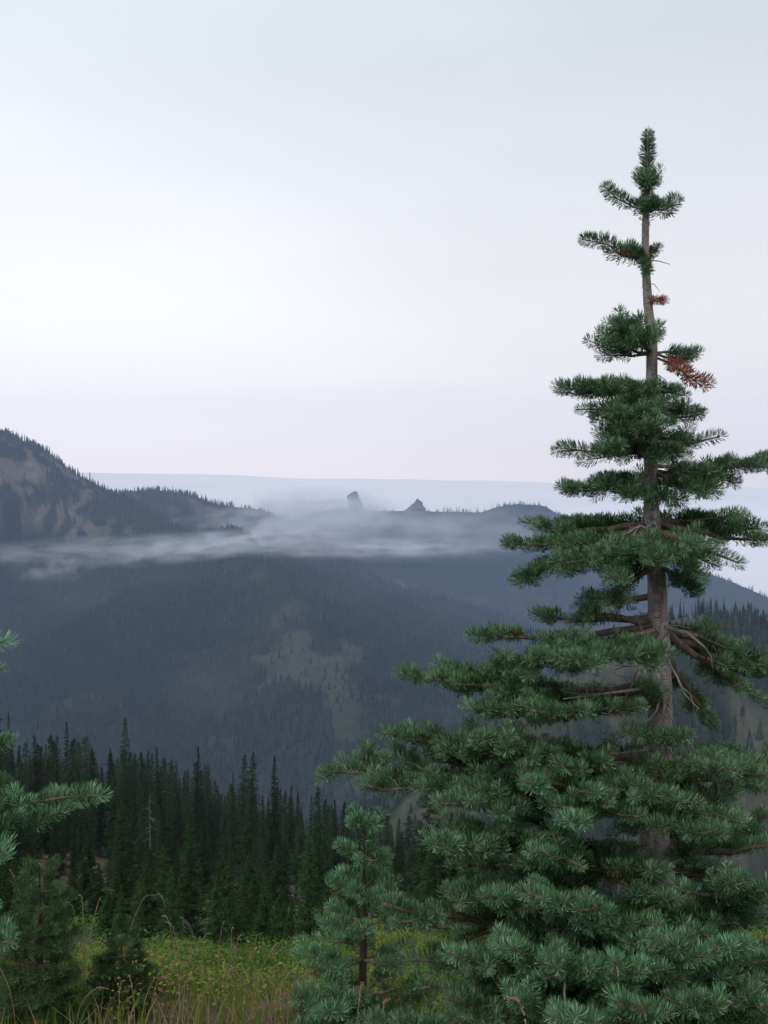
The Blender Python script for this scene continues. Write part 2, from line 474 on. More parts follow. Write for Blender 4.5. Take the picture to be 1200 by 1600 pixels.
# ------------------------------------------------------------------ far woods
def far_tree_block(X, Y, Z, H, W, tint, rng, tiers=3, sides=5):
    """stacked ragged cones, one batch of n trees"""
    n = len(X); Vs, Fs, As = [], [], []; off = 0
    for k in range(tiers):
        z0 = 0.06 + 0.90 * k / tiers; z1 = min(1.0, z0 + 1.5 / tiers + 0.06 * k / tiers)
        if k == tiers - 1: z1 = 1.0
        rad = (1 - 0.87 * k / tiers) * 0.5
        a0 = rng.random(n) * 6.28
        ring = []
        for s in range(sides):
            a = a0 + s * 2 * math.pi / sides
            r = rad * W * (0.7 + 0.6 * rng.random(n))
            ring.append(np.stack([X + np.cos(a) * r, Y + np.sin(a) * r, Z + H * (z0 + 0.05 * (rng.random(n) - 0.5))], 1))
        ring.append(np.stack([X, Y, Z + H * z1], 1))
        vv = np.stack(ring, 1)                       # n, sides+1, 3
        base = off + np.arange(n)[:, None] * (sides + 1)
        for s in range(sides):
            Fs.append(np.stack([base[:, 0] + s, base[:, 0] + (s + 1) % sides, base[:, 0] + sides], 1))
        Vs.append(vv.reshape(-1, 3)); As.append(np.repeat(tint, sides + 1)); off += n * (sides + 1)
    return np.concatenate(Vs), np.concatenate(Fs), np.concatenate(As)

cellw = np.abs(np.gradient(az, axis=1)) * rr; cellh = np.gradient(rr, axis=0)
area = cellw * cellh
def scatter(mask, dens, rng):
    """points on the masked cells, dens(cell) trees per m2"""
    lam = np.where(mask, area * dens, 0)
    cnt = rng.poisson(lam)
    ii, jj = np.nonzero(cnt)
    ii = np.repeat(ii, cnt[ii, jj] if False else cnt[np.nonzero(cnt)]); jj = np.repeat(jj, cnt[np.nonzero(cnt)])
    a = az[ii, jj] + (rng.random(len(ii)) - 0.5) * np.gradient(AZ)[jj]
    r = rr[ii, jj] + (rng.random(len(ii)) - 0.5) * cellh[ii, jj]
    return np.sin(a) * r, np.cos(a) * r

inview = (np.abs(az) < R(25)) & vis & (rr < 3400)
DENS = {1: 1 / 36, 2: 1 / 80, 3: 1 / 75, 4: 1 / 130, 5: 1 / 15, 0: 1 / 40}
nfar = 0
for k, nm in enumerate(NAMES):
    rng = np.random.default_rng(100 + k)
    x, y = scatter(inview & (GB == k) & (rr > (150 if k != 5 else 300)), DENS[k], rng)
    z, b = terrain(x, y, True)
    c, g = cover(x, y, z, b)
    keep = c > rng.random(len(x)) * 0.9 + 0.05
    open_few = rng.random(len(x)) < (0.05 if k == 1 else .1) * np.where((z < -110) & (k == 1), 3, 1)
    keep = keep | open_few
    x, y, z = x[keep], y[keep], z[keep]
    n = len(x); nfar += n
    if n == 0: continue
    H = rng.uniform(7, 15, n) * (0.8 if k == 5 else 1.0) * np.where((z > -115) & (k == 1), 1.0, 1)
    W = H * rng.uniform(0.22, 0.36, n) * (1.35 if k == 5 else 1)
    pt = fbm(x, y, 130, 3, 57)
    tint = np.clip(rng.random(n) * 0.55 + (pt - .38) * 1.6, 0, .87); hv = .65 + .7 * fbm(x, y, 60, 2, 63); H = H * hv * rng.uniform(.7, 1.15, n)
    dead = rng.random(n) < (0.10 if k == 4 else 0.012)
    tint = np.where(dead, 0.9 + 0.1 * rng.random(n), tint); W = np.where(dead, W * 0.25, W)
    v, f, a = far_tree_block(x, y, z - 0.5, H, W, tint, rng)
    link('far_wood', mesh_np('far_wood', v, f, M_FAR, {'tint': a}), kind='stuff')
print('far trees', nfar)

# rock spires on the far ridge
def spire(name, label, prof, Y, depth, seed):
    """outline given by pixels at its distance, with real thickness"""
    rng = np.random.default_rng(seed)
    rows = []
    pa = np.array(prof, float); yy = np.sort(np.concatenate([pa[:, 0], (pa[:-1, 0] + pa[1:, 0]) / 2]))
    prof = [(y, np.interp(y, pa[:, 0], pa[:, 1]) + rng.normal(0, .35), np.interp(y, pa[:, 0], pa[:, 2]) + rng.normal(0, .35)) for y in yy]
    for (y, xl, xr) in prof:
        L, Rr = at(xl, y, Y), at(xr, y, Y); c = (L + Rr) / 2; hw = (Rr - L).length / 2
        ring = []
        for s in range(14):
            a = s * 2 * math.pi / 14
            q = 1 + 0.34 * (rng.random() - 0.5)
            ring.append((c.x + math.cos(a) * hw * (1 if s in (0, 7) else q), c.y + math.sin(a) * max(hw, depth * 0.25) * q, c.z + (rng.random() - 0.5) * 2.0))
        rows.append(ring)
    V = np.array(rows); m, n = V.shape[:2]
    i, j = np.meshgrid(np.arange(m - 1), np.arange(n), indexing='ij'); i, j = i.ravel(), j.ravel()
    F = np.stack([i * n + j, (i + 1) * n + j, (i + 1) * n + (j + 1) % n, i * n + (j + 1) % n], 1)
    V = V.reshape(-1, 3)
    V = np.vstack([V, V[:n].mean(0)[None] + [0, 0, 1.5]]); c = len(V) - 1
    F = np.vstack([F, np.stack([np.full(n, c), np.full(n, c), np.arange(n), (np.arange(n) + 1) % n], 1)[:, [2, 3, 0, 1]][:, ::-1]])
    base = at((prof[-1][1] + prof[-1][2]) / 2, prof[-1][0], Y)
    me = mesh_np(name, V - np.array(tuple(base)), tri(F[:, :]), M_ROCK)
    return thing(name, label, 'rock', base, 'rock spires on the far ridge', me)
spire('rock_spire', 'leaning blunt dark rock spire rising out of the fog on the far ridge', [(768, 553.5, 556), (769.5, 550, 558.5), (771.5, 546, 559.5), (773.5, 543, 560), (776, 542, 560.5), (779, 543.5, 562), (783, 545, 564), (788, 545, 565.5), (792, 544, 567), (797, 540, 569), (812, 534, 573)], 2990, 40, 1)
spire('rock_spire', 'pointed pyramid-shaped rock spire on the far ridge, right of the leaning spire', [(779, 652, 653.5), (782, 649, 656), (785, 648, 660), (788, 644, 661), (790, 641.5, 661), (793, 638, 664), (796, 635, 665), (799, 631, 667), (812, 627, 672)], 2990, 40, 2)

# ------------------------------------------------------------------ fir needles
UPV = np.array([0, 0, 1.0])
def make_shoot(L, n, nl, w, rng, tip=True, spread=1.0):
    """a shoot along +X with needles swept up and forward; triangles"""
    t = (np.arange(n) + rng.random(n)) / n
    phi = rng.random(n) * 2 * math.pi
    ang = np.radians(80 - 22 * t + rng.normal(0, 8, n)) * spread
    if tip:
        e = t > 0.80
        ang = np.where(e, np.radians(12 + 62 * rng.random(n) ** 0.7), ang)
    rad = np.stack([np.zeros(n), np.cos(phi), np.sin(phi)], 1)
    d = np.cos(ang)[:, None] * np.array([1, 0, 0]) + np.sin(ang)[:, None] * rad
    d[:, 2] += 0.34 * (1 - 0.4 * t) - 0.12 * (rad[:, 2] > 0.5)
    d /= np.linalg.norm(d, axis=1)[:, None]
    ln = nl * (0.80 + 0.28 * rng.random(n)) * (1 - 0.30 * np.clip((t - 0.72) / 0.28, 0, 1))
    p0 = np.stack([t * L, np.zeros(n), np.zeros(n)], 1) + rad * 0.002
    up = np.array([0.10, 0, 0.20])
    p1 = p0 + d * ln[:, None] * 0.5
    p2 = p0 + d * ln[:, None] + up * ln[:, None] * 0.8
    wd = np.cross(d, rng.normal(0, 1, (n, 3)) * 0.5 + np.array([0.2, 0, 1.0])); wd /= np.linalg.norm(wd, axis=1)[:, None] + 1e-9
    V = np.stack([p0, p1 - wd * w * 0.5 + d * ln[:, None] * .27, p1 + wd * w * 0.5 + d * ln[:, None] * .27, p2], 1).reshape(-1, 3)
    b = np.arange(n)[:, None] * 4
    F = np.concatenate([b + [0, 2, 1], b + [1, 2, 3]], 0)
    tint = np.repeat(np.clip(0.45 + 0.24 * rng.normal(0, 1, n) + 0.25 * (t - 0.5), 0, 0.97), 4)
    return V, F, tint

class ShootSet:
    def __init__(s, tag, mat, lens, dens, nl, w, seed, nvar=3):
        s.mat = mat; s.v = []
        for L in lens:
            for q in range(nvar):
                rng = np.random.default_rng(seed + len(s.v))
                V, F, A = make_shoot(L, int(L * dens) + 14, nl, w, rng)
                s.v.append([L, V, F, A, None])
        s.nv = nvar; s.lens = lens
    def pick(s, L, rng):
        k = int(np.argmin([abs(L - l) for l in s.lens])); return k * s.nv + rng.integers(s.nv)
    def mesh(s, i):
        if s.v[i][4] is None:
            s.v[i][4] = mesh_np('shoot', s.v[i][1], s.v[i][2], s.mat, {'tint': s.v[i][3]})
        return s.v[i][4]
LENS = (0.045, 0.07, 0.095)
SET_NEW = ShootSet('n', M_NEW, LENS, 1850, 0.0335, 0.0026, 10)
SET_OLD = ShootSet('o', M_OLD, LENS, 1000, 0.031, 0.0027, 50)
SET_RED = ShootSet('r', M_RED, LENS, 1500, 0.030, 0.0030, 90)
SET_LO = ShootSet('l', M_OLD, LENS, 520, 0.034, 0.0044, 130)
SET_NLO = ShootSet('m', M_NEW, LENS, 800, 0.036, 0.0040, 160)
SET_MID = ShootSet('d', M_MID, LENS, 1000, 0.033, 0.0030, 190)
SETS = (SET_NEW, SET_OLD, SET_RED, SET_LO, SET_NLO, SET_MID)

def frame(d, roll=0.0):
    x = np.array(d, float); x /= np.linalg.norm(x)
    up = UPV if abs(x[2]) < 0.93 else np.array([0, -1.0, 0.2])
    y = np.cross(up, x); y /= np.linalg.norm(y); z = np.cross(x, y)
    if roll:
        c, s = math.cos(roll), math.sin(roll); y, z = y * c + z * s, z * c - y * s
    return np.stack([x, y, z], 1)

def norm(v): return v / (np.linalg.norm(v) + 1e-12)

class Fir:
    """collects branches (bark) and shoots of one fir, then builds thing > trunk, branch > shoot, foliage"""
    def __init__(s, seed, scale=1.0):
        s.rng = np.random.default_rng(seed); s.br = []; s.sh = []; s.scale = scale; s.loose = []
    def shoot(s, p, d, L, st, bi, sc=1.0):
        if st == 1 and s.rng.random() < .014: st = 2
        s.sh.append((np.array(p), norm(np.array(d)), L, st, bi, sc, s.rng.normal(0, 0.25)))
    def chain(s, p, d, length, order, bag, bi, r0, lift=0.25, oldfrac=0.5, st=None, seg=0.075, side=None, sc=1.0, dense=1.0, bare=0.0):
        """a twig clothed in shoots; returns nothing, spawns side twigs"""
        rng = s.rng; n = max(1, int(round(length / (seg * sc)))); sl = length / n
        pts = [np.array(p)]; d = norm(np.array(d)); 
        for k in range(n):
            t = (k + 1) / n
            d = norm(d + np.array([0, 0, lift * sl * 4 * t]) + rng.normal(0, 0.07, 3))
            q = pts[-1] + d * sl
            if (k + 0.5) / n > bare:
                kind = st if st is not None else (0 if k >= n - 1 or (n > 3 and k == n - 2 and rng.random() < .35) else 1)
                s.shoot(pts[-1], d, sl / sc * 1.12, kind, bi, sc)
            if order > 0 and k < n and (k > 0 or n < 3):
                rem = (n - k) * sl
                sv = norm(np.cross(d, UPV) + 1e-6) if side is None else side
                for sg in (-1, 1):
                    if rng.random() < 0.85 * dense:
                        a = R(rng.uniform(38, 58))
                        dd = norm(d * math.cos(a) + sv * sg * math.sin(a) + np.array([0, 0, rng.normal(0.03, 0.14)]))
                        ll = min(rem * rng.uniform(0.45, 0.75), 0.34 * sc * (1 if order > 1 else 0.5))
                        if ll > 0.03 * sc:
                            s.chain(pts[-1] + d * sl * rng.uniform(0, 0.5), dd, ll, order - 1, bag, bi, r0 * 0.5, lift, oldfrac, st, seg, None, sc, dense)
                if rng.random() < 0.22 * dense and order > 0:
                    s.chain(pts[-1], norm(d + np.array([0, 0, 0.9]) + rng.normal(0, 0.3, 3)), sl * 1.0, 0, bag, bi, r0 * 0.4, 0, oldfrac, st, seg, None, sc)
            pts.append(q)
        rad = np.linspace(r0, max(r0 * 0.35, 0.0012), len(pts))
        bag.add(*tube_np(pts, rad, 5 if order > 1 else 4, 0.15, rng), a=0.5)
    def branch(s, base, tip, sag=0.0, r0=0.008, dense=1.0, bare=0.25, order=2, st=None, lift=0.2, spread=0.62, sc=1.0, maxtw=0.36):
        """main limb from base to tip (curved), side twigs fanned out beside it"""
        rng = s.rng; base = np.array(tuple(base)); tip = np.array(tuple(tip)); L = np.linalg.norm(tip - base)
        bi = len(s.br); bag = Bag()
        mid = (base + tip) / 2 + np.array([0, 0, -sag * L])
        n = max(3, int(round(L / (0.085 * sc))))
        ts = np.linspace(0, 1, n + 1)[:, None]
        P = (1 - ts) ** 2 * base + 2 * ts * (1 - ts) * mid + ts ** 2 * tip
        P[1:-1] += rng.normal(0, 0.006 * sc, (n - 1, 3))
        for k in range(n):
            t = k / n; d = norm(P[k + 1] - P[k]); sl = np.linalg.norm(P[k + 1] - P[k])
            if t >= bare * 0.8:
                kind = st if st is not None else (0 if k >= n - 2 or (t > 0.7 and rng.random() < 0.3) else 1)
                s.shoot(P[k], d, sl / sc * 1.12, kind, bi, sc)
                if order == 0: s.shoot(P[k] + d * sl * .45, d, sl / sc * (1.1 if k < n - 1 else .6), kind, bi, sc)
            if t > bare * 0.7 and order > 0:
                sv = norm(np.cross(d, UPV) + 1e-6)
                for sg in (-1, 1):
                    if rng.random() < 0.92 * dense:
                        a = R(rng.uniform(40, 62))
                        dd = norm(d * math.cos(a) + sv * sg * math.sin(a) + np.array([0, 0, rng.normal(0.0, 0.13)]))
                        ll = min((L * (1 - t) + 0.06) * spread * rng.uniform(0.65, 1.1), maxtw)
                        s.chain(P[k] + d * sl * rng.uniform(0, 0.5), dd, ll, order - 1, bag, bi, r0 * 0.45, lift, st=st, sc=sc, dense=dense)
        rad = np.linspace(r0, max(0.0016, r0 * 0.25), n + 1)
        bag.add(*tube_np(P, rad, 6, 0.2, rng), a=0.5)
        s.br.append((base, bag)); return bi
    def build(s, name, label, trunk_pts, trunk_r, base, n_single=280, group=None, tm=None, lod=None):
        base = np.array(tuple(base))
        T = thing(name, label, 'fir tree', tuple(base), group)
        # trunk refined with lumps
        P = np.array([tuple(p) for p in trunk_pts]); r = np.array(trunk_r)
        u = np.linspace(0, 1, len(P)); uu = np.linspace(0, 1, len(P) * 8)
        P2 = np.stack([np.interp(uu, u, P[:, k]) for k in range(3)], 1); r2 = np.interp(uu, u, r)
        for _ in range(3): P2[1:-1] = (P2[:-2] + 2 * P2[1:-1] + P2[2:]) / 4
        r2 = r2 * (1 + 0.07 * (s.rng.random(len(r2)) - 0.5))
        v, f = tube_np(P2, r2, 16, 0.07, s.rng)
        link('trunk', mesh_np('trunk', v - base, tri(f), tm or M_BARK, {'tint': np.zeros(len(v))}, True), T)
        bo = []
        for b0, bag in s.br:
            me = bag.mesh('branch', M_TWIG, True, off=b0)
            bo.append(link('branch', me, T, tuple(b0 - base)))
        # nearest shoots are parts of their own, the rest is one mass of foliage
        key = [(-(q[3] == 0) * 0.5 + np.linalg.norm(q[0])) if (abs(q[0][0] / q[0][1]) < 0.39 and q[0][1] > 0 and -0.56 < q[0][2] / q[0][1] < 0.5) else 99 for q in s.sh]
        o = np.argsort(key); single = set(o[:n_single].tolist())
        groups = {}
        for i_, (p, d, L, st, bi, sc, roll) in enumerate(s.sh):
            if st < 2 and i_ not in single and lod and (p[1] > lod or key[i_] > 90): st = 3 if st == 1 else 4
            S = SETS[st]; vi = S.pick(L, s.rng); x = L / S.v[vi][0]; x = min(max(x, 0.8), 1.35)
            M = frame(d, roll) * sc * s.rng.uniform(.84, 1.14); M = M.copy(); M[:, 0] *= x
            if i_ in single and key[i_] < 90 and bi < len(bo):
                ob = bpy.data.objects.new('shoot', S.mesh(vi)); COL.objects.link(ob); ob.parent = bo[bi]
                m4 = Matrix.Identity(4)
                for a in range(3):
                    for b in range(3): m4[a][b] = M[a, b]
                lp = p - s.br[bi][0]
                m4[0][3], m4[1][3], m4[2][3] = lp
                ob.matrix_local = m4
            else:
                groups.setdefault((st, vi), []).append((M, p))
        Vs, Fs, As, Ms, off = [], [], [], [], 0
        for (st, vi), lst in groups.items():
            _, V, F_, A, _ = SETS[st].v[vi]
            Mx = np.stack([m for m, _ in lst]); Px = np.stack([p for _, p in lst])
            W = np.einsum('nij,vj->nvi', Mx, V) + Px[:, None, :]
            n = len(lst)
            jit = s.rng.normal(0, 0.10, n)[:, None]
            Vs.append(W.reshape(-1, 3) - base)
            Fs.append((F_[None] + (np.arange(n) * len(V))[:, None, None]).reshape(-1, 3) + off)
            As.append(np.clip(A[None] + jit, 0, 0.97).ravel()); Ms.append(np.full(n * len(F_), st)); off += n * len(V)
        if Vs:
            me = mesh_np('foliage', np.concatenate(Vs), np.concatenate(Fs), attrs={'tint': np.concatenate(As)}, mats=[M_NEW, M_OLD, M_RED, M_OLD, M_NEW, M_MID], mat_idx=np.concatenate(Ms))
            fo = link('foliage', me, T, kind='stuff')
        print(name, 'branches', len(s.br), 'shoots', len(s.sh), 'tris', sum(len(f) for f in Fs))
        return T
    def dead(s, pts, r0, T, base, sub=3):
        rng = s.rng; bag = Bag(); P = np.array([tuple(p) for p in pts])
        bag.add(*tube_np(P, np.linspace(r0, r0 * 0.35, len(P)), 6, 0.25, rng), a=0.5)
        for k in range(sub):
            t = rng.uniform(0.35, 0.95); i0 = int(t * (len(P) - 1)); q = P[i0] + (P[min(i0 + 1, len(P) - 1)] - P[i0]) * rng.random()
            d = norm(norm(P[-1] - P[0]) + rng.normal(0, 0.6, 3)) * rng.uniform(0.04, 0.10)
            bag.add(*tube_np([q, q + d * 0.5 + rng.normal(0, 0.004, 3), q + d], [r0 * 0.4, r0 * 0.3, r0 * 0.15], 4, 0.2, rng), a=0.5)
        b0 = P[0]
        o = link('dead_twig', bag.mesh('dead_twig', M_DEADTWIG, True, off=b0), T, tuple(b0 - np.array(tuple(base))))
        return o

# ------------------------------------------------------------------ the big fir
D = 3.2
TR = [(1012, 212, 3.5), (1012, 270, 4.5), (1009, 330, 5), (1008, 400, 6), (1012, 470, 7), (1019, 540, 8.5), (1018, 600, 9), (1017, 700, 10.5), (1017, 780, 11.5), (1020, 830, 13), (1026, 900, 14), (1030, 1000, 17), (1032, 1100, 18.5), (1029, 1170, 20), (1024, 1250, 22), (1022, 1330, 25), (1030, 1400, 28), (1036, 1500, 31), (1040, 1600, 35), (1042, 1760, 44)]
trunk_pts = [at(x, y, D) for x, y, _ in TR][::-1]
trunk_r = [w * D / 1600 for _, _, w in TR][::-1]
fir = Fir(3)
def tp(py, off=0.0):
    """point on the trunk's axis at a picture height"""
    xs = np.interp(py, [t[1] for t in TR], [t[0] for t in TR]); return at(xs, py, D + off)
def B(py, tx, ty, dy, **k):
    """limb from trunk height py to a tip seen at (tx, ty), dy metres behind the trunk"""
    k.setdefault('sc', .86)
    if dy < -.45: dy = -.45 + (dy + .45) * .75
    return fir.branch(tp(py), at(tx, ty, D + dy), **k)
# leader, clothed in upright needles
lead = Bag()
bi = len(fir.br)
pp = [np.array(tp(y)) for y in (345, 322, 298, 274, 252, 232, 214)]
for a, b in zip(pp[:-1], pp[1:]):
    fir.shoot(a, b - a, np.linalg.norm(b - a) * 1.1, 0, bi, 0.85)
    fir.shoot(a + (b - a) * 0.4, b - a, np.linalg.norm(b - a) * 1.1, 0, bi, 0.8)
fir.shoot(pp[-2] + (pp[-1] - pp[-2]) * .5, pp[-1] - pp[-2], 0.05, 0, bi, 0.7)
lead.add(*tube_np(pp, np.linspace(0.006, 0.003, len(pp)), 6), a=0.5); fir.br.append((pp[0], lead))
for y in (356, 372, 400, 425, 450, 478):
    q = np.array(tp(y)); w = np.array(tp(y - 24)); fir.sh.append((q, norm(w - q), 0.045, 1, bi, 0.45, 0.0))
# uppermost whorls (short single shoots)
S1 = dict(order=0, bare=0.0, r0=0.0035)
for tx, ty, dy, sc in ((990, 268, 0, .78), (1034, 266, 0, .78), (1011, 280, -.1, .85), (996, 284, -.06, .8), (1028, 284, -.05, .8), (1012, 270, .08, .8)):
    b0 = np.array(tp(292)); tip = np.array(at(tx, ty, D + dy)); i0 = len(fir.br); g = Bag()
    g.add(*tube_np([b0, (b0 + tip) / 2 - [0, 0, .004], tip], [.0035, .003, .002], 5), a=.5); fir.br.append((b0, g))
    fir.shoot(b0 + (tip - b0) * .15, tip - b0 + np.array([0, 0, .01]), 0.05, 0, i0, sc); fir.shoot(b0 + (tip - b0) * .45, tip - b0 + np.array([0, 0, .015]), 0.045, 0, i0, sc)
B(330, 943, 290, 0, sag=0.09, sc=.95, **S1); B(330, 1055, 314, 0, sag=0.09, sc=.92, **S1); B(328, 1000, 318, -.09, sag=0.05, sc=.7, **S1); B(328, 1022, 312, .1, sag=0.05, sc=.7, **S1)
B(406, 910, 374, -.02, sag=0.06, sc=1.0, **S1); B(408, 985, 388, -.05, sag=0.02, sc=.8, **S1); B(408, 1028, 388, .05, sag=0.05, sc=.7, **S1); B(408, 1010, 424, -.06, sag=-0.05, sc=.72, **S1)
B(404, 975, 392, .12, sag=0.05, sc=.7, **S1)
B(468, 1036, 470, -.04, sag=0.03, sc=.55, st=2, **S1); 
# whorl at 550
K = dict(order=1, bare=0.12, r0=0.006, spread=.5, maxtw=.13)
B(552, 920, 532, -.05, sag=0.16, **K); B(552, 972, 500, -.16, sag=0.10, **K); B(550, 960, 506, .04, sag=0.12, **K); B(552, 968, 490, -.1, sag=0.2, **K); B(552, 998, 500, -.12, sag=0.1, **K); B(552, 940, 520, .06, sag=.15, **K); B(550, 992, 520, -.2, sag=0.05, **K)
B(552, 1090, 552, 0.02, sag=0.03, order=0, bare=.1, r0=.005); B(550, 1075, 562, .06, sag=.05, order=0, bare=.1, r0=.005)
red = B(556, 1098, 604, -.04, sag=-0.02, order=1, bare=.35, r0=.005, st=2, spread=.4, maxtw=.09, sc=.95)
# whorls 600 - 780
K = dict(order=2, bare=0.15, r0=0.008, spread=.5, maxtw=.2, dense=.68)
for a in ((612, 880, 606, -.03), (625, 900, 640, -.12), (608, 1055, 612, -.1), (612, 975, 600, -.18), (618, 1030, 636, -.24), (640, 1100, 644, -.02), (640, 1075, 650, .15), (655, 960, 645, -.2), (600, 930, 612, .2), (615, 1000, 618, .25),
          (700, 880, 700, -.06), (705, 940, 690, -.25), (690, 935, 676, .1), (690, 1125, 682, .02), (700, 1070, 705, -.18), (705, 1010, 660, -.28), (680, 1060, 690, .25), (700, 990, 700, .28),
          (738, 882, 768, -.05), (742, 940, 760, -.1), (728, 1225, 726, -.02), (735, 1115, 772, -.12), (735, 1130, 745, .14), (765, 980, 776, -.12), (760, 1045, 782, -.14), (745, 1090, 765, .25), (745, 925, 755, .2)):
    B(*a, sag=0.05 + 0.05 * fir.rng.random(), **K)
# big whorl at 820
K = dict(order=2, bare=0.25, r0=0.011, spread=.5, maxtw=.25, dense=.72)
for a in ((822, 785, 850, -.02), (818, 815, 815, .12), (826, 800, 908, -.12), (830, 880, 880, -.35), (835, 870, 850, -.15), (818, 900, 815, .25), (822, 950, 905, -.4), (815, 1235, 842, .0), (812, 1190, 826, .1), (826, 1155, 880, -.18), (830, 1100, 900, -.3), (818, 1120, 812, .2), (820, 1050, 870, -.42), (826, 1015, 872, -.45), (812, 1060, 830, .4), (812, 960, 830, .45), (824, 1085, 860, -.2), (870, 950, 945, -.2), (880, 1090, 925, -.1)):
    B(*a, sag=0.04 + 0.05 * fir.rng.random(), **K)
# whorl at 980 and the long limbs below
K = dict(order=2, bare=0.42, r0=0.014, spread=.5, maxtw=.25, dense=.72)
for a in ((975, 740, 992, -.05), (965, 840, 962, .15), (980, 830, 1030, -.35), (985, 880, 1030, -.5), (930, 915, 935, .25), (968, 905, 950, -.05), (978, 760, 1040, -.25),
          (975, 1150, 1010, .12), (980, 1195, 1095, .0), (985, 1185, 1050, .3), (975, 1100, 985, .4), (990, 1120, 1140, .1), (985, 1240, 1040, .25),
          (1075, 625, 1052, -.12), (1080, 690, 1060, .1), (1085, 740, 1105, -.3), (1085, 800, 1100, .25), (1090, 830, 1110, -.5), (1080, 940, 1085, .5),
          ):
    B(*a, sag=0.05 + 0.05 * fir.rng.random(), **K)
for a in ((1120, 1004, 1062, -.12), (1150, 1000, 1150, -.3), (1160, 1052, 1150, -.3), (985, 945, 1028, -.3)):
    B(*a, sag=.03, order=1, bare=.35, r0=.006, spread=.4, maxtw=.07)
K = dict(order=2, bare=0.36, r0=0.016, spread=.45, maxtw=.28, dense=.7)
for a in ((1180, 600, 1145, -.05), (1190, 500, 1205, -.15), (1195, 560, 1225, -.25), (1185, 680, 1170, .2), (1190, 740, 1150, -.45), (1200, 690, 1255, -.5), (1200, 820, 1220, -.7), (1205, 890, 1285, -.8), (1200, 860, 1190, -.5), (1190, 990, 1248, -.6), (1195, 1060, 1252, -.5),
          (1195, 1130, 1200, -.5), (1190, 1200, 1210, -.3), (1200, 1240, 1230, .1), (1190, 1120, 1175, .3), (1200, 1160, 1285, -.6), (1190, 1250, 1180, .3), (1250, 1110, 1300, -.7), (1180, 880, 1160, .5), (1190, 760, 1200, .4), (1200, 1000, 1200, .6)):
    B(*a, sag=0.04 + 0.06 * fir.rng.random(), **K)
K = dict(order=2, bare=0.28, r0=0.018, spread=.45, maxtw=.3, dense=.68)
for a in ((1330, 665, 1310, -.6), (1330, 720, 1290, -.2), (1340, 780, 1300, -.5), (1345, 850, 1330, -.75), (1340, 700, 1350, .1), (1320, 1140, 1290, .2), (1330, 1220, 1320, -.2), (1340, 1190, 1270, .4), (1350, 850, 1350, .3), (1350, 1100, 1350, .5),
          (1430, 600, 1412, -.35), (1430, 700, 1395, -.4), (1435, 760, 1400, -.75), (1440, 850, 1405, -1.0), (1440, 930, 1415, -1.0), (1470, 1005, 1470, -.9), (1430, 1145, 1375, -.8), (1435, 1190, 1390, -.7), (1470, 1085, 1455, -.8), (1425, 620, 1440, .1), (1430, 1240, 1430, -.3), (1425, 760, 1420, .4), (1420, 900, 1400, .5),
          (1520, 640, 1500, -.3), (1530, 700, 1490, -.8), (1530, 800, 1480, -1.0), (1535, 880, 1500, -1.1), (1535, 960, 1500, -1.2), (1540, 1060, 1480, -1.15), (1530, 1140, 1480, -1.0), (1530, 1210, 1500, -.8), (1525, 660, 1540, .2),
          (1600, 700, 1560, -.8), (1610, 800, 1560, -1.1), (1610, 900, 1590, -1.25), (1610, 1000, 1570, -1.25), (1610, 1100, 1560, -1.2), (1600, 1190, 1570, -1.0), (1620, 620, 1600, -.5), (1640, 540, 1610, -.4), (1660, 760, 1620, -1.1), (1660, 1060, 1640, -1.25)):
    B(*a, sag=0.03 + 0.07 * fir.rng.random(), **K)
base_main = at(1042, 1760, D); base_main.z = gh(base_main.x, D) - 0.02
trunk_pts[0] = base_main
FT = fir.build('fir_tree', 'tall young fir with grey trunk and blue-green needles filling the right foreground', trunk_pts, trunk_r, base_main, lod=D + 0.12)
def dt(pts, r0, sub=3): fir.dead([at(*p) for p in pts], r0, FT, base_main, sub)
dt([(1010, 406, D), (1030, 408, D - .02), (1047, 413, D - .03)], .0028, 0)
dt([(1022, 990, D - .02), (1005, 1020, D - .06), (995, 1050, D - .09), (984, 1078, D - .1)], .006, 4)
dt([(1020, 1022, D - .03), (1003, 1035, D - .08), (985, 1065, D - .12)], .004, 2)
dt([(1020, 985, D - .03), (990, 992, D - .09), (955, 1005, D - .13)], .008, 4)
dt([(1040, 980, D - .03), (1075, 990, D - .08), (1105, 1015, D - .1)], .008, 4)
dt([(1042, 1030, D - .03), (1058, 1058, D - .09), (1070, 1085, D - .1), (1092, 1108, D - .12)], .0045, 3)
dt([(1036, 1095, D - .03), (1048, 1120, D - .09), (1062, 1142, D - .12)], .0045, 2)
dt([(1030, 1090, D - .04), (1026, 1110, D - .09), (1012, 1128, D - .13)], .004, 2)
dt([(1036, 1080, D - .04), (1038, 1105, D - .08), (1032, 1130, D - .1)], .006, 3)
dt([(1040, 1165, D - .03), (1052, 1180, D - .08), (1066, 1198, D - .12)], .004, 2)
dt([(1010, 1205, D - .05), (975, 1222, D - .2), (940, 1240, D - .3)], .006, 4)
dt([(1012, 1075, D - .04), (960, 1082, D - .2), (880, 1092, D - .3)], .006, 3)
dt([(1020, 830, D - .03), (1000, 822, D - .1), (970, 838, D - .15)], .006, 4)
dt([(1022, 835, D - .03), (1035, 850, D - .1), (1048, 868, D - .14)], .005, 2)
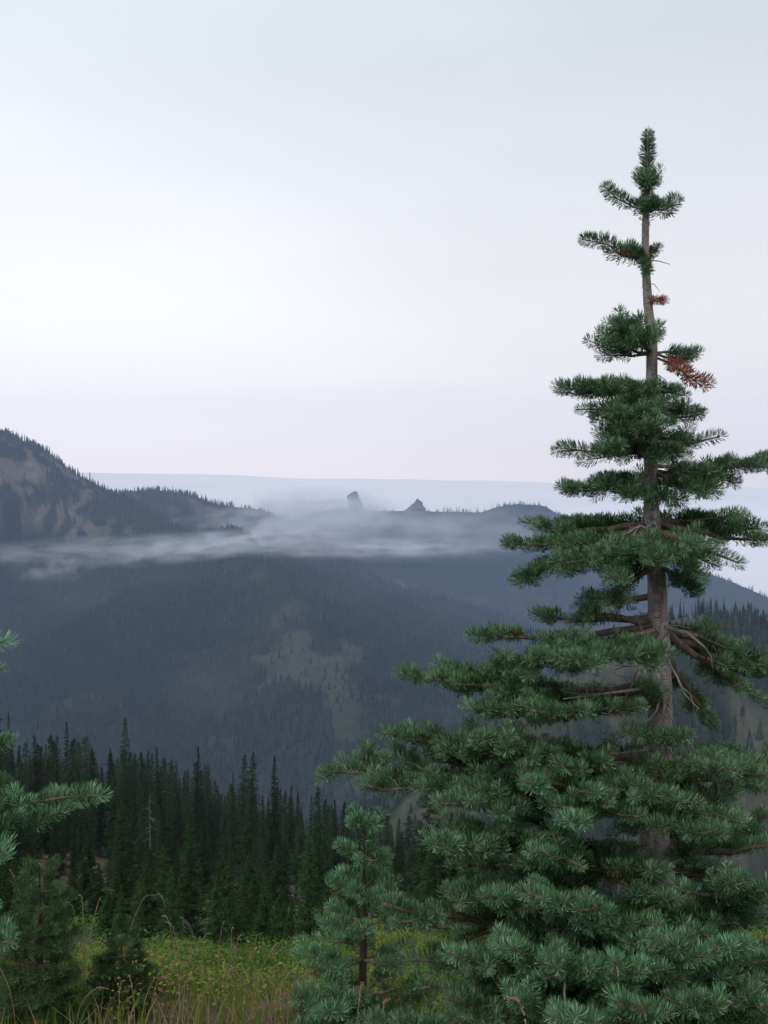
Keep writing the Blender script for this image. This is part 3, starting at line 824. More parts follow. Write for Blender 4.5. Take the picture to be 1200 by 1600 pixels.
for k in range(26):
    py = float(fir.rng.choice([fir.rng.uniform(350, 800), fir.rng.uniform(890, 1190)])); q = np.array(tuple(tp(py))); a = fir.rng.uniform(-2.6, .4); L = fir.rng.uniform(.02, .09) * (1 if py > 800 else .6)
    d = np.array([math.cos(a), math.sin(a), fir.rng.uniform(-.6, .25)]) * L; rt = np.interp(py, [t[1] for t in TR], [t[2] for t in TR]) * D / 1600
    s0 = q + d / np.linalg.norm(d) * rt * .8
    fir.dead([s0, s0 + d * .5 + fir.rng.normal(0, .003, 3), s0 + d + [0, 0, -.01]], .0028 if py > 800 else .0016, FT, base_main, 0)
dt([(885, 1600, 2.3), (882, 1550, 2.32), (884, 1512, 2.35)], .004, 2)

# ------------------------------------------------------------------ small firs
def sapling(label, px, y_top, y_base, Y, rpx, seed, nsingle=60, tiers=8, sc=0.9, lean=0, upsweep=0.1, dens=.85, prof=None, order=2, group=None, name='fir_sapling', st=None, nbr=6, lowst=None):
    f = Fir(seed); rng = f.rng
    top = np.array(at(px + lean, y_top, Y)); b = at(px, y_base, Y); b.z = gh(b.x, b.y) - 0.02; b = np.array(tuple(b))
    ax = top - b
    k0 = Bag(); q = [b + ax * t for t in (.86, .9, .94, .98)]
    k0.add(*tube_np(q, [.005, .004, .003, .002], 5), a=.5); f.br.append((q[0], k0))
    for a_, b_ in zip(q[:-1], q[1:]): f.shoot(a_, b_ - a_, np.linalg.norm(b_ - a_) / sc * 1.1, 0, 0, sc * .85)
    for k in range(tiers):
        t = 1 - (k + 0.6) / (tiers + 0.3); t = max(t, 0.08)
        rad = (prof(1 - t) if prof else (1 - t) ** 0.75) * rpx / 1600 * Y
        nb = 4 if k < 2 else rng.integers(nbr - 1, nbr + 2); a0 = rng.random() * 6.28
        for j in range(nb):
            a = a0 + j * 6.283 / nb + rng.normal(0, .15); L = rad * rng.uniform(.75, 1.1)
            p = b + ax * t + ax * rng.normal(0, .008)
            tip = p + np.array([math.cos(a) * L, math.sin(a) * L, L * (0.5 - 0.55 * (1 - t)) * 0.7 + L * upsweep])
            f.branch(p, tip, sag=.08, r0=.004 + .006 * (1 - t), bare=.12 if k < 3 else .2, order=0 if L < .12 else (1 if L < .25 else order), spread=.5, maxtw=.22 * sc, sc=sc, dense=dens, st=lowst if (lowst and t < .42) else st)
    hgt = np.linalg.norm(ax)
    return f.build(name, label, [b, b + ax * .5, b + ax * .85, top - ax * .02], [.008 + hgt * .012, .006 + hgt * .007, .005, .002], b, nsingle, group, tm=M_CBARK)
sapling('small fir with open tiered crown in front of the forest, left of the tall fir', 565, 1258, 1640, 3.9, 98, 21, 130, 8, 1.05, lean=5, nbr=5, dens=.6, lowst=5, prof=lambda u: min(1.3, .14 + 1.5 * u))
sapling('dark bushy little fir at the left edge of the meadow, below the pale jutting branch', 62, 1345, 1610, 5.0, 84, 22, 60, 9, 1.0, st=5, nbr=7, dens=1, prof=lambda u: .25 + u ** .8 * .9)
sapling('knee-high fir seedling amid the green meadow, lower left', 190, 1462, 1600, 5.4, 70, 23, 30, 6, .9, st=5, nbr=8, dens=1, prof=lambda u: .3 + u * .8)
sapling('low fir seedling at the bottom edge, left of the tall fir', 520, 1545, 1700, 3.6, 120, 24, 30, 3, 1.05, prof=lambda u: .4 + u * .6)
# neighbour fir that reaches into the picture from the left edge
nf = Fir(31); NY = 2.7
def nt_(py): return at(-150, py, NY)
for by, tx, ty, dy, kw in ((1010, 6, 1003, .05, {}), (1050, 4, 1045, .1, {}), (1185, 8, 1160, .1, {}), (1225, 14, 1222, .2, {}), (1270, 152, 1243, -.1, dict(sag=.02, dense=.6, spread=.3)), (1310, 95, 1268, .1, {}), (1330, 6, 1335, -.2, {}), (1460, 20, 1470, -.2, {}), (960, -70, 900, -.1, {}), (1100, -60, 1090, -.3, {}), (1000, -250, 990, 0, {}), (1200, -330, 1200, 0, {}), (1300, -380, 1300, 0, {}), (1400, -300, 1400, .3, {}), (1550, -50, 1570, .1, {})):
    kw = dict(dict(sag=.06, spread=.42, dense=.8), **kw)
    nf.branch(nt_(by), at(tx, ty, NY + dy), r0=.011, bare=.25, order=2, maxtw=.16, sc=.9, **kw)
nbase = at(-150, 1700, NY); nbase.z = gh(nbase.x, NY) - .02
nf.build('fir_tree', 'near fir reaching in from the left edge with one pale jutting branch', [nbase, nt_(1400), nt_(1100), nt_(800)], [.05, .035, .022, .006], nbase, 60)

# ------------------------------------------------------------------ forest below the meadow
def conifer_mesh(H, W, seed, leaf, mat, tiers=46, per=6, clump=26, gaps=.12, droop=.35, skew=.72):
    rng = np.random.default_rng(seed); C, Dv, Sz, T = [], [], [], []
    for i_ in range(tiers):
        t = ((i_ + rng.random() * .6) / tiers) ** 1.25         # 0 top .. 1 bottom
        z = H * (1 - t * .96)
        rad = W / 2 * (0.045 + t ** skew * (0.8 + .45 * rng.random()))
        nb = max(4, int(per * (0.6 + t * .5)))
        for j_ in range(nb):
            if rng.random() < gaps * t: continue
            a = rng.random() * 6.283; L = rad * rng.uniform(.6, 1.15)
            m = max(7, int(clump * (0.25 + t * .9)))
            s_ = rng.random(m) ** .75
            wv = (rng.random(m) - .5) * .62 * L * (1 - s_ * .6)
            r_ = s_ * L
            x = np.cos(a) * r_ - np.sin(a) * wv; y = np.sin(a) * r_ + np.cos(a) * wv
            zz = z - droop * r_ * (1 - .45 * s_) - rng.random(m) * leaf * .7 + .0
            C.append(np.stack([x, y, zz], 1))
            d = np.stack([np.cos(a) + rng.normal(0, .5, m), np.sin(a) + rng.normal(0, .5, m), -0.15 + rng.normal(0, .35, m)], 1)
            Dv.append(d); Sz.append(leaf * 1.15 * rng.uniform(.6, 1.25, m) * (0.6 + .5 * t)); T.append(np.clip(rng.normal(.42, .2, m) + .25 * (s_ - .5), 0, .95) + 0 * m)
    C = np.concatenate(C); Dv = np.concatenate(Dv); Sz = np.concatenate(Sz); T = np.concatenate(T)
    Dv /= np.linalg.norm(Dv, axis=1)[:, None]
    S = np.cross(Dv, rng.normal(0, .5, C.shape) + [0, 0, 1]); S /= np.linalg.norm(S, axis=1)[:, None]
    h = Sz[:, None]
    Vv = np.stack([C - Dv * h * .5, C + S * h * .17, C + Dv * h * .7, C - S * h * .17 - [0, 0, .12] * h], 1).reshape(-1, 3)
    b = np.arange(len(C))[:, None] * 4
    F_ = np.concatenate([b + [0, 1, 2], b + [0, 2, 3]], 0)
    return mesh_np('crown', Vv, F_, mat, {'tint': np.repeat(T, 4)})
def trunk_mesh(H, r, mat, name='trunk'):
    v, f = tube_np([(0, 0, -0.6), (0, 0, H * .3), (0.02, 0, H * .7), (0, 0, H)], [r * 1.2, r * .8, r * .3, r * .05], 8, .1, np.random.default_rng(5))
    return mesh_np(name, v, tri(f), mat, {'tint': np.zeros(len(v))}, True)

VAR = []
for q, (H, W, leaf, sk) in enumerate(((14, 3.3, .17, .8), (12, 3.1, .16, .7), (15, 2.8, .17, .95), (11, 3.6, .17, .75), (13, 2.4, .16, .85), (10, 3.3, .16, .65))):
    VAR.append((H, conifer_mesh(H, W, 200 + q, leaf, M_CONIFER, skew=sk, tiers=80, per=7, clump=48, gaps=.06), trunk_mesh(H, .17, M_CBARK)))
YV = []
for q, (H, W) in enumerate(((3.0, 1.6), (2.2, 1.3), (4.0, 1.8), (3.4, 1.4))):
    YV.append((H, conifer_mesh(H, W, 300 + q, .10, M_YOUNG, tiers=34, per=8, clump=46, gaps=0, droop=.1, skew=.85), trunk_mesh(H, .05, M_CBARK)))
protos = {}
def plant(name, label, cat, x, y, z, s, rz, var, group, wx=1.0, nm='c'):
    key = (nm, var)
    T = thing(name, label, cat, (x, y, z), group)
    T.scale = (s * wx, s * wx, s); T.rotation_euler = (random.uniform(-.02, .02), random.uniform(-.02, .02), rz)
    H, cm, tm_ = (VAR if nm == 'c' else YV)[var]
    link('trunk', tm_, T); link('crown', cm, T)
    return T
def zone(px):
    return ('at the far left edge' if px < 60 else 'behind the pale jutting branch' if px < 180 else 'midway across the left forest' if px < 375
            else 'around the two tallest' if px < 450 else 'left of the small open fir' if px < 530 else 'left of the tall foreground fir' if px < 760 else 'behind the tall foreground fir')
def tree_top(px, py, Y, var, s=None, label=None, wx=1.0, name='conifer', group=None):
    """a conifer whose top is seen at (px, py), Y metres ahead, standing on the slope"""
    t = at(px, py, Y); z0 = gh(t.x, t.y); H = t.z - z0
    if H < 4: return None
    sky_ = np.interp(px, [a for a, _ in skyl], [b for _, b in skyl])
    row = 'on the forest skyline' if py < sky_ + 22 else ('deep in the forest' if py < sky_ + 90 else 'low at the forest front')
    if label is None: label = 'dark narrow conifer ' + row + ', ' + zone(px); group = 'dark conifers ' + row + ', ' + zone(px)
    else: group = 'tallest conifers of the forest'
    return plant(name, label or LBL_FOREST, 'conifer', t.x, t.y, z0 - .1, H / VAR[var][0], random.random() * 6.28, var, group, wx * (VAR[var][0] / H) ** .55 if H > 12 else wx)
LBL_FOREST = 'dark narrow conifer crowded among others in the forest below the meadow'
skyl = [(-60, 1130), (30, 1145), (120, 1150), (200, 1165), (300, 1190), (400, 1215), (470, 1235), (560, 1262), (650, 1280), (760, 1310), (900, 1340), (1250, 1380)]
rng = np.random.default_rng(77)
named = [(16, 1112, 105, 2, 'tall pointed conifer rising highest above the forest at the far left', 1.0), (105, 1125, 100, 2, 'slim conifer near the left edge whose tip stands just above its neighbours', 1.0),
         (248, 1165, 85, 4, 'slim conifer standing clear above the left part of the forest', 1.05), (309, 1163, 80, 4, 'slim dark spire conifer midway between the left edge and the two tallest trees', 1.05),
         (391, 1172, 52, 0, 'tall shaggy conifer, left one of the two tallest in the forest middle', 1.15), (427, 1178, 58, 2, 'tall slender conifer, right one of the two tallest in the forest middle', 1.05),
         (500, 1225, 50, 3, 'broad dark conifer under the long tip of the tall fir branch', 1.2)]
for px, py, Y, v, lb, wx in named:
    tree_top(px, py, Y, v, label=lb, wx=wx)
placed = [(n[0], n[2]) for n in named]
cnt = 0
skyl = [(-60, 1130), (30, 1145), (120, 1150), (200, 1165), (300, 1190), (400, 1215), (470, 1235), (560, 1262), (650, 1280), (760, 1310), (900, 1340), (1250, 1380)]
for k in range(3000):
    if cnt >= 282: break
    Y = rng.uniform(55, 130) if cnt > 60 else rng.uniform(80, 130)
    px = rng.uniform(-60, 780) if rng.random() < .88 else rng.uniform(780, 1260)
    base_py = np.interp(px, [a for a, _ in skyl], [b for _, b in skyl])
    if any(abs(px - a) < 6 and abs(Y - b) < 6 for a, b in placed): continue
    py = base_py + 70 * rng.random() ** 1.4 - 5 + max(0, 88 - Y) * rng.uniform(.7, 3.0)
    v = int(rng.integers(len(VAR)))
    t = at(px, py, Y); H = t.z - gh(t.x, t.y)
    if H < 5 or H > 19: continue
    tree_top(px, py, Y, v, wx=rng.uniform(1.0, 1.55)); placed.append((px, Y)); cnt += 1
print('forest', cnt)
# the rest of that forest, beyond 300 of a kind: one mass between and behind them
rf = np.random.default_rng(78); n = 5200
fy = rf.uniform(38, 230, n); fx = rf.uniform(-.55, .55, n) * fy
fz = near_h(fx, fy); fh = rf.uniform(3.5, 14, n) * np.where(fy < 60, .62, 1)
cap = fy * -(np.interp(600 + 1600 * fx / fy, [a for a, _ in skyl], [b + 40 for _, b in skyl]) + rf.uniform(-15, 60, n) - 750) / 1600
k_ = (fz + fh < cap) | (rf.random(n) < .01); fx, fy, fz, fh = fx[k_], fy[k_], fz[k_], fh[k_]
me = bpy.data.meshes.new('forest'); me.vertices.add(len(fx)); me.vertices.foreach_set('co', np.stack([fx, fy, fz - .2], 1).astype(np.float32).ravel())
for nm_, arr in (('size', fh / 12.5), ('turn', rf.random(len(fx)) * 6.28)):
    at_ = me.attributes.new(nm_, 'FLOAT', 'POINT'); at_.data.foreach_set('value', arr.astype(np.float32))
fo_ = link('forest', me, kind='stuff')
pc = bpy.data.collections.new('conifer_shapes')
for H_, cm_, tm_ in VAR:
    ob = bpy.data.objects.new('conifer_shape', cm_); ob.scale = (12.5 / H_,) * 3; pc.objects.link(ob)
ng = bpy.data.node_groups.new('forest_scatter', 'GeometryNodeTree')
ng.interface.new_socket('Geometry', in_out='INPUT', socket_type='NodeSocketGeometry'); ng.interface.new_socket('Geometry', in_out='OUTPUT', socket_type='NodeSocketGeometry')
gi = ng.nodes.new('NodeGroupInput'); go = ng.nodes.new('NodeGroupOutput'); iop = ng.nodes.new('GeometryNodeInstanceOnPoints')
ci = ng.nodes.new('GeometryNodeCollectionInfo'); ci.inputs['Collection'].default_value = pc; ci.inputs['Separate Children'].default_value = True; ci.inputs['Reset Children'].default_value = False
na1 = ng.nodes.new('GeometryNodeInputNamedAttribute'); na1.data_type = 'FLOAT'; na1.inputs[0].default_value = 'size'
na2 = ng.nodes.new('GeometryNodeInputNamedAttribute'); na2.data_type = 'FLOAT'; na2.inputs[0].default_value = 'turn'
cx_ = ng.nodes.new('ShaderNodeCombineXYZ'); iop.inputs['Pick Instance'].default_value = True
ng.links.new(gi.outputs[0], iop.inputs['Points']); ng.links.new(ci.outputs[0], iop.inputs['Instance'])
ng.links.new(na2.outputs['Attribute'], cx_.inputs[2]); ng.links.new(cx_.outputs[0], iop.inputs['Rotation']); ng.links.new(na1.outputs['Attribute'], iop.inputs['Scale'])
ng.links.new(iop.outputs[0], go.inputs[0])
md = fo_.modifiers.new('scatter', 'NODES'); md.node_group = ng
# young conifers on the slope just past the meadow
for k in range(85):
    Y = rng.uniform(13.5, 34); px = rng.uniform(-40, 900)
    t = at(px, 1500, Y); v = int(rng.integers(len(YV))); s = rng.uniform(.45, .9) * Y / 26
    plant('young_conifer', 'young bushy conifer past the meadow, ' + zone(px), 'conifer', t.x, t.y, gh(t.x, t.y) - .1, s, rng.random() * 6.28, v, 'young conifers at the forest edge, ' + zone(px), 1.0, 'y')
# snags
def snag(px, py, Y, label, seed, H=None, lean=0, branches=22):
    rng = np.random.default_rng(seed); t = at(px, py, Y); z0 = gh(t.x, t.y); H = t.z - z0
    T = thing('dead_tree', label, 'dead tree', (t.x, t.y, z0), 'bare dead trees in the forest')
    v, f = tube_np([(0, 0, -.3), (lean * .3, 0, H * .4), (lean * .8, 0, H * .8), (lean, 0, H)], np.array([.11, .08, .045, .015]) * (1 if H > 5 else .4), 8, .15, rng)
    link('trunk', mesh_np('trunk', v, tri(f), M_SNAG, {'tint': np.zeros(len(v))}, True), T)
    for k in range(branches):
        u = rng.uniform(.35, .98); a = rng.random() * 6.28; L = rng.uniform(.4, 1.3) * (1.25 - u); p = np.array([lean * u ** 1.3, 0, H * u])
        d = np.array([math.cos(a), math.sin(a), rng.uniform(-.5, .1)]) * L
        v, f = tube_np([p, p + d * .5, p + d + [0, 0, -.15 * L]], [.018, .012, .005], 4, .2, rng)
        link('branch', mesh_np('branch', v, tri(f), M_SNAG, {'tint': np.zeros(len(v))}, True), T)
snag(262, 1163, 74, 'thin bare dead tree standing right of a slim conifer above the left forest', 1)
snag(234, 1240, 40, 'silvery bare dead tree in front of the left forest', 2)
snag(316, 1392, 20, 'short leaning grey dead trunk at the forest foot', 4, lean=-.9, branches=6)

# conifers on the crest of the near hill
rng = np.random.default_rng(9)
crest = poly([(985, 990, 560), (1060, 966, 570), (1100, 960, 570), (1160, 968, 565), (1200, 978, 560), (1290, 985, 545)])
cx, cyy = crest[:, 0], crest[:, 1]
hp = [1052, 1064, 1070, 1077, 1083, 1088, 1093, 1101, 1107, 1113, 1119, 1127, 1133, 1137, 1144, 1151, 1157, 1165, 1171, 1184, 1197, 1206, 1215, 1030, 1015, 1003]
for k, px in enumerate(hp):
    Y = float(np.interp(px, [985, 1060, 1100, 1160, 1200, 1290], [560, 570, 570, 565, 560, 545])) + rng.uniform(-6, 2)
    x = (px - 600) / 1600 * Y; z = float(terrain(np.array([x]), np.array([Y]))[0])
    v = int(rng.integers(len(VAR))); h = rng.uniform(6, 11.5)
    hz_ = 'next to the grey trunk' if px < 1075 else ('in the middle of the row' if px < 1140 else 'toward the right edge of the picture')
    T = plant('conifer', 'small dark conifer on the near hill crest, ' + hz_, 'conifer', x, Y, z - .3, h / VAR[v][0], rng.random() * 6, v, 'conifers along the crest of the near hill, ' + hz_, 1.0)

# ------------------------------------------------------------------ meadow
def blades(n, xr, yr, hr, wr, mask, seed, mat, name, tintf, lean=.35):
    rng = np.random.default_rng(seed); x = rng.uniform(*xr, n); y = rng.uniform(*yr, n)
    m = mask(x, y) > rng.random(n); x, y = x[m], y[m]; n = len(x); z = near_h(x, y) - .01
    h = rng.uniform(*hr, n); w = rng.uniform(*wr, n); a = rng.random(n) * 6.283
    l = rng.random(n) * lean * h * 1.6; la = rng.random(n) * 6.283
    px_, py_ = np.cos(a) * w * .5, np.sin(a) * w * .5; P = lambda dx, dy, dz: np.stack([x + dx, y + dy, z + dz], 1)
    lx, ly = np.cos(la) * l, np.sin(la) * l
    Vv = np.stack([P(-px_, -py_, 0), P(px_, py_, 0), P(-px_ * .8 + lx * .35, -py_ * .8 + ly * .35, h * .55), P(px_ * .8 + lx * .35, py_ * .8 + ly * .35, h * .55), P(lx, ly, h)], 1).reshape(-1, 3)
    b = np.arange(n)[:, None] * 5
    F_ = np.concatenate([b + [0, 1, 3], b + [0, 3, 2], b + [2, 3, 4]], 0)
    o = link(name, mesh_np(name, Vv, F_, mat, {'tint': np.repeat(tintf(x, y, rng), 5)}), kind='stuff'); return o
def bare_mask(x, y):
    """brown open patches of the meadow"""
    n = fbm(x, y, 1.5, 3, 61)
    b1 = np.exp(-(((x + 1.15) / .30) ** 2 + ((y - 5.65) / .35) ** 2)) + np.exp(-(((x + .62) / .26) ** 2 + ((y - 5.9) / .55) ** 2))
    return np.clip(b1 * 1.5 + (n - .60) * 4, 0, 1)
blades(52000, (-4.5, 3.5), (4.2, 15), (.05, .22), (.004, .009), lambda x, y: 1 - .8 * bare_mask(x, y), 1, M_GRASS, 'grass', lambda x, y, r: np.clip(r.normal(.30, .2, len(x)) + 1.1 * (fbm(x, y, .8, 3, 71) - .5) + .3 * bare_mask(x, y), 0, 1))
blades(1600, (-1.9, .4), (4.4, 7.2), (.06, .25), (.003, .006), lambda x, y: bare_mask(x, y), 2, M_GRASS, 'dry_grass', lambda x, y, r: np.clip(r.normal(.9, .06, len(x)), .79, 1), lean=.9)
def leaves(n, seed, xr, yr, hf, size, name, mat, tf, mask):
    rng = np.random.default_rng(seed); x = rng.uniform(*xr, n); y = rng.uniform(*yr, n)
    m = mask(x, y) > rng.random(n); x, y = x[m], y[m]; n = len(x)
    z = near_h(x, y) + hf(x, y) * rng.random(n) ** .6
    C = np.stack([x, y, z], 1); d = rng.normal(0, 1, (n, 3)); d[:, 2] = d[:, 2] * .5 + .3; d /= np.linalg.norm(d, axis=1)[:, None]
    s = np.cross(d, rng.normal(0, 1, (n, 3)) * .5 + [0, 0, 1]); s /= np.linalg.norm(s, axis=1)[:, None]
    h = (size * rng.uniform(.6, 1.3, n))[:, None]
    Vv = np.stack([C - d * h * .5, C + s * h * .3, C + d * h * .5, C - s * h * .3], 1).reshape(-1, 3); b = np.arange(n)[:, None] * 4
    F_ = np.concatenate([b + [0, 1, 2], b + [0, 2, 3]], 0)
    return link(name, mesh_np(name, Vv, F_, mat, {'tint': np.repeat(tf(x, y, rng), 4)}), kind='stuff')
leaves(120000, 5, (-5, 4.5), (5.0, 13), lambda x, y: .05 + .8 * np.clip(fbm(x, y, .9, 3, 81) - .35, 0, 1), .026, 'low_shrubs', M_LEAF,
       lambda x, y, r: np.clip(r.normal(.34, .2, len(x)) + 1.6 * (fbm(x, y, 1.0, 2, 85) - .5), 0, .9 + .1 * (r.random(len(x)) < .3)), lambda x, y: np.clip((fbm(x, y, .9, 3, 81) - .40) * 8, 0, 1) * (1 - .9 * bare_mask(x, y)))

leaves(70000, 6, (-16, 12), (12.5, 40), lambda x, y: .1 + .9 * np.clip(fbm(x, y, 2.2, 3, 82) - .3, 0, 1), .085, 'low_shrubs', M_LEAF, lambda x, y, r: np.clip(r.normal(.22, .16, len(x)), 0, .8), lambda x, y: np.clip((fbm(x, y, 2.2, 3, 82) - .30) * 8, 0, 1))
# dry stalks with seed heads
M_STALK = bark_mat('dry_stalk', (0.20, 0.13, 0.07), (0.34, 0.25, 0.14), (0.46, 0.36, 0.22), 40, dist=.001)
M_SEED = bark_mat('seed_head_dry', (0.22, 0.13, 0.09), (0.38, 0.25, 0.18), (0.50, 0.37, 0.28), 80, dist=.001)
def stalk(px, py, by, Y, seed, bend=0.1, head=.07, label=None, nod=1):
    rng = np.random.default_rng(seed); top = np.array(at(px, py, Y))
    bx, byy = top[0] - bend, top[1]; b = np.array([bx, byy, gh(bx, byy)])
    T = thing('dry_stalk', label, 'grass stalk', tuple(b), 'dry grass stalks with seed heads')
    ts = np.linspace(0, 1, 8)[:, None]; c = b + (top - b) * .55 + [-bend * .5, 0, 0.05]
    P = (1 - ts) ** 2 * b + 2 * ts * (1 - ts) * c + ts ** 2 * top
    v, f = tube_np(P - b, np.linspace(.0026, .0012, 8), 5, .1, rng); link('stem', mesh_np('stem', v, tri(f), M_STALK, {'tint': np.zeros(len(v))}, True), T)
    g = Bag(); dirn = norm(P[-1] - P[-2])
    for q in range(16):
        u = q / 15; p = top + dirn * head * u + np.array([np.sign(bend or 1) * .25 * head * u * u * nod, 0, -.6 * head * u * u * nod]); 
        d = norm(dirn + rng.normal(0, .55, 3) + [0, 0, -.2 * nod]) * .008
        vv, ff = tube_np([p, p + d * .5, p + d], [.001, .0022 * (1.2 - u * .5), .0006], 4, .1, rng); g.add(vv, ff)
    link('seed_head', g.mesh('seed_head', M_SEED, off=b), T)
places = [(22, 1372, 1500, 5.2, -.12), (60, 1400, 1540, 5.5, .02), (115, 1422, 1500, 5.8, -.05), (128, 1405, 1520, 5.6, -.02), (150, 1422, 1500, 5.9, .06), (222, 1408, 1480, 6.2, .12), (262, 1437, 1520, 5.8, -.06), (270, 1450, 1530, 5.9, -.05), (345, 1460, 1500, 7.0, .02), (362, 1455, 1500, 7.2, 0),
          (372, 1468, 1500, 7.0, .03), (400, 1468, 1500, 7.2, .02), (425, 1484, 1590, 5.2, .1), (366, 1514, 1590, 5.2, -.09), (470, 1478, 1600, 4.9, -.05), (188, 1540, 1600, 4.9, .01), (207, 1548, 1600, 4.8, -.01), (258, 1512, 1590, 5.1, .12), (150, 1545, 1600, 4.9, .1), (4, 1520, 1600, 4.8, -.06),
          (325, 1545, 1590, 5.2, .05), (300, 1490, 1560, 5.6, .03), (410, 1530, 1590, 5.1, -.03), (445, 1528, 1590, 5.0, .07), (562, 1558, 1620, 3.1, .02), (598, 1580, 1640, 3.0, .01), (820, 1592, 1650, 2.2, -.05), (240, 1470, 1540, 6.0, .04), (185, 1478, 1540, 6.1, -.03), (318, 1470, 1540, 6.2, .02)]
words = ['seed stalk at the far left edge, arching left above the little dark fir', 'straight pale stalk rising from the dark bushy fir at the left', 'leftmost stalk of the dry tuft right of the dark bushy fir', 'tallest upright stalk of the dry tuft right of the dark bushy fir',
         'rightmost stalk of the dry tuft right of the dark bushy fir', 'long bent stalk leaning right against the dark forest left of centre', 'tall stalk left of centre, the left one of a close pair', 'tall stalk left of centre, the right one of a close pair', 'pinkish dry head at the meadow edge, leftmost of the middle three', 'pinkish dry head at the meadow edge, tallest of the middle three',
         'pinkish dry head at the meadow edge, rightmost of the middle three', 'pinkish dry head nearest the small open fir at the meadow edge', 'yellow stalk leaning right beside the brown bare patch', 'yellow stalk leaning left over the brown bare patch', 'thin tall stalk just left of the small open fir', 'left one of two stiff orange stalks before the knee-high seedling', 'right one of two stiff orange stalks before the knee-high seedling',
         'stalk bending right just past the knee-high seedling', 'low stalk leaning right, left of the two orange stalks', 'pale stalk at the bottom left corner', 'short nodding stalk in the middle of the meadow foreground', 'stalk standing in green meadow behind the foreground patch', 'short stalk with pale head inside the brown patch', 'short stalk at the right rim of the brown patch',
         'tiny pale head among needles at the bottom, below the small open fir', 'second tiny pale head at the bottom, nearer the tall fir', 'pale curled stalk at the bottom under the tall fir', 'slim stalk at the forest foot right of the seedling', 'slim stalk straight behind the knee-high seedling', 'slim stalk at the meadow edge left of the pinkish heads']
for k, (px, py, by, Y, bd) in enumerate(places):
    stalk(px, py, by, Y, 400 + k, bend=bd, head=.05 + .03 * (k % 3), label='dry grass ' + words[k], nod=1 if k % 4 else .2)

# ------------------------------------------------------------------ air, fog and the sea of cloud
def haze_box():
    x0, x1, y0, y1, z0, z1 = -4300, 4300, -4300, 4300, -460, 330
    V = np.array([(x, y, z) for x in (x0, x1) for y in (y0, y1) for z in (z0, z1)], float)
    F_ = np.array([(0, 1, 3, 2), (4, 6, 7, 5), (0, 4, 5, 1), (2, 3, 7, 6), (0, 2, 6, 4), (1, 5, 7, 3)])
    m = bpy.data.materials.new('haze_air'); m.use_nodes = True; nt = m.node_tree; nt.nodes.clear()
    o = nt.nodes.new('ShaderNodeOutputMaterial'); v = nt.nodes.new('ShaderNodeVolumePrincipled')
    v.inputs['Color'].default_value = (0.55, 0.68, 1.0, 1); v.inputs['Density'].default_value = 1.6e-4
    nt.links.new(v.outputs[0], o.inputs['Volume'])
    link('haze', mesh_np('haze', V, F_, m), kind='stuff')
haze_box()

def fog_mat(name, dens, nscale, lo, hi, stretch):
    m = bpy.data.materials.new(name); m.use_nodes = True; nt = m.node_tree; nt.nodes.clear()
    o = nt.nodes.new('ShaderNodeOutputMaterial'); v = nt.nodes.new('ShaderNodeVolumePrincipled')
    v.inputs['Color'].default_value = (0.93, 0.95, 1.0, 1)
    t = nt.nodes.new('ShaderNodeTexCoord')
    ln = nt.nodes.new('ShaderNodeVectorMath'); ln.operation = 'LENGTH'; nt.links.new(t.outputs['Object'], ln.inputs[0])
    fall = nt.nodes.new('ShaderNodeMapRange'); nt.links.new(ln.outputs['Value'], fall.inputs[0])
    fall.inputs[1].default_value = 1.0; fall.inputs[2].default_value = 0.0; fall.inputs[3].default_value = 0; fall.inputs[4].default_value = 1
    fall.interpolation_type = 'SMOOTHSTEP'
    mp_ = nt.nodes.new('ShaderNodeMapping'); mp_.inputs['Scale'].default_value = stretch; nt.links.new(t.outputs['Object'], mp_.inputs[0])
    n = nt.nodes.new('ShaderNodeTexNoise'); n.inputs['Scale'].default_value = nscale; n.inputs['Detail'].default_value = 4; n.inputs['Roughness'].default_value = .55
    nt.links.new(mp_.outputs[0], n.inputs['Vector'])
    r = nt.nodes.new('ShaderNodeMapRange'); nt.links.new(n.outputs['Fac'], r.inputs[0]); r.inputs[1].default_value = lo; r.inputs[2].default_value = hi; r.inputs[3].default_value = 0; r.inputs[4].default_value = 1
    r.interpolation_type = 'SMOOTHSTEP'
    a = nt.nodes.new('ShaderNodeMath'); a.operation = 'MULTIPLY'; nt.links.new(fall.outputs[0], a.inputs[0]); nt.links.new(r.outputs[0], a.inputs[1])
    b = nt.nodes.new('ShaderNodeMath'); b.operation = 'MULTIPLY'; nt.links.new(a.outputs[0], b.inputs[0]); b.inputs[1].default_value = dens
    nt.links.new(b.outputs[0], v.inputs['Density']); nt.links.new(v.outputs[0], o.inputs['Volume'])
    return m
def ico(nu=24, nv=12):
    V, F_ = [], []
    for i_ in range(nv + 1):
        for j_ in range(nu):
            a, b = math.pi * i_ / nv, 2 * math.pi * j_ / nu; V.append((math.sin(a) * math.cos(b), math.sin(a) * math.sin(b), math.cos(a)))
    for i_ in range(nv):
        for j_ in range(nu): F_.append((i_ * nu + j_, (i_ + 1) * nu + j_, (i_ + 1) * nu + (j_ + 1) % nu, i_ * nu + (j_ + 1) % nu))
    return np.array(V), np.array(F_)
IV, IF = ico()
def fog(px, py, Y, wpx, hpx, depth, dens, seed, rot=0, lo=.35, hi=.7, ns=2.2, stretch=(1, 1, .35)):
    c = at(px, py, Y); m = fog_mat('fog', dens, ns, lo, hi, stretch)
    mp_ = [n for n in m.node_tree.nodes if n.type == 'MAPPING'][0]; mp_.inputs['Location'].default_value = (seed * 3.1, seed * 1.7, seed)
    o = link('fog_bank', mesh_np('fog_bank', IV, IF, m), kind='stuff')
    o.location = c; o.scale = (wpx / 1600 * Y, depth, hpx / 1600 * Y); o.rotation_euler = (0, R(rot), 0)
W_ = (2.6, 2.6, .8)
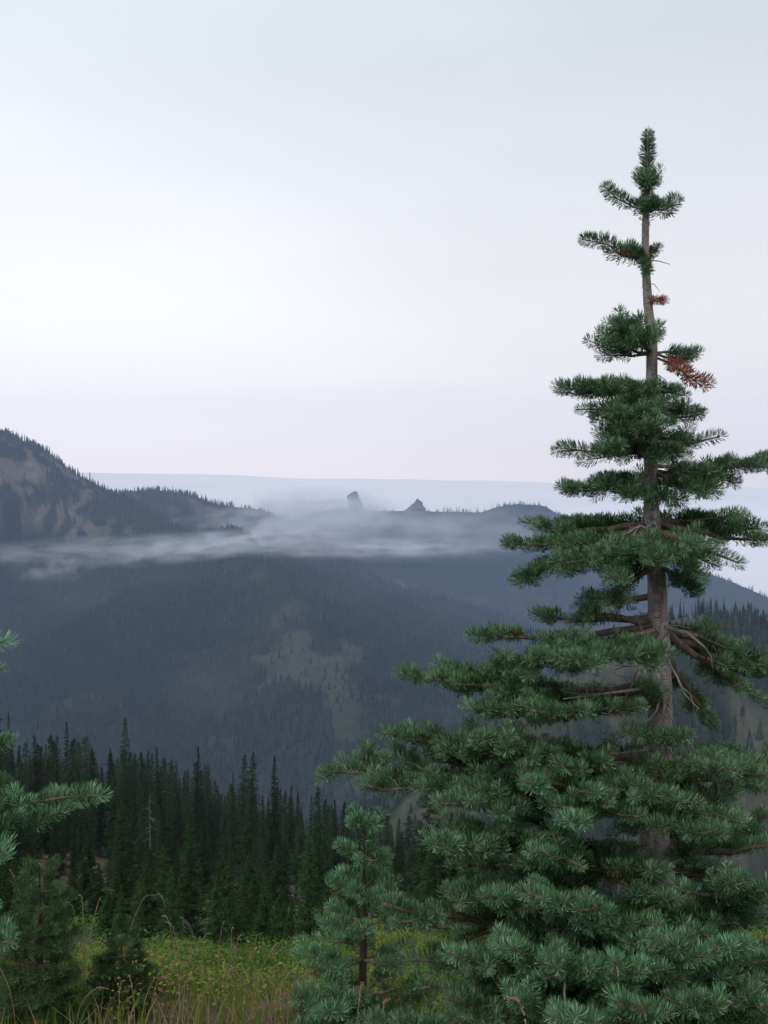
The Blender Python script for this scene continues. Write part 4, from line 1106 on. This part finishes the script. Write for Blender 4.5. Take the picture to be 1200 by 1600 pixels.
fog(495, 800, 2550, 165, 50, 260, .0300, 1, lo=.42, hi=.74, ns=2.4, stretch=(2.0, 2.0, 1.1))
fog(455, 818, 2250, 215, 50, 220, .0380, 9, lo=.43, hi=.74, ns=2.6, stretch=(2.0, 2.0, 1.1), rot=-5)
fog(650, 828, 2500, 330, 58, 220, .0110, 6, lo=.38, hi=.74, ns=2.2, stretch=(2.4, 2.4, 1.0))
fog(345, 850, 1330, 270, 27, 110, .0500, 2, rot=-7, lo=.44, hi=.70, ns=2.2, stretch=W_)
fog(590, 856, 1330, 290, 20, 100, .0440, 3, rot=-1, lo=.43, hi=.70, ns=2.2, stretch=W_)
fog(120, 858, 1600, 350, 25, 100, .0220, 4, rot=-4, lo=.44, hi=.70, ns=2.2, stretch=W_)
fog(85, 888, 1450, 80, 30, 90, .0160, 5, lo=.44, hi=.72, ns=1.6, stretch=(1.8, 1.8, 1.0))
fog(330, 935, 1450, 520, 70, 120, .0010, 7, lo=.36, hi=.70, ns=1.6, stretch=(2, 2, 1))
fog(350, 1060, 1050, 300, 80, 80, .0009, 8, lo=.40, hi=.70, ns=1.6, stretch=(1.6, 1.6, 1))

# sea of cloud beyond the ridges
M_CLOUD, ntc, bc = new_mat('cloud_top')
nt_n = noise_node(ntc, .0006, 4)
ntc.links.new(ramp_node(ntc, nt_n, [(0.3, (0.93, 0.88, 0.87)), (0.7, (0.98, 0.94, 0.93))]), bc.inputs['Base Color'])
bc.inputs['Roughness'].default_value = 1; bc.inputs['Specular IOR Level'].default_value = 0
A_ = np.radians(np.linspace(-70, 70, 160)); R_ = np.geomspace(4700, 40000, 120)
a_, r_ = np.meshgrid(A_, R_); X, Y_ = np.sin(a_) * r_ * 1.0, np.cos(a_) * r_
f_ = smooth(4700, 6200, r_)
top = -620 + 470 * f_
far = smooth(7000, 16000, r_)
target = 16000 * (750 - (752 + 26 * np.clip(a_ / .36, -1.2, 1.2) * .5)) / 1600
Z_ = top * (1 - far) + (target * np.clip(r_ / 16000, 0, 1)) * far + (fbm(X, Y_, 2500, 4, 91) - .5) * (90 + 30 * far) * f_
Z_ = np.where(r_ > 20000, Z_ - (r_ - 20000) * .03, Z_)
n1, n2 = X.shape; ii, jj = np.meshgrid(np.arange(n1 - 1), np.arange(n2 - 1), indexing='ij')
Fc = np.stack([ii * n2 + jj, (ii + 1) * n2 + jj, (ii + 1) * n2 + jj + 1, ii * n2 + jj + 1], -1).reshape(-1, 4)[:, ::-1]
link('cloud_sea', mesh_np('cloud_sea', np.stack([X.ravel(), Y_.ravel(), Z_.ravel()], 1), Fc, M_CLOUD, smooth_shade=True), kind='structure')
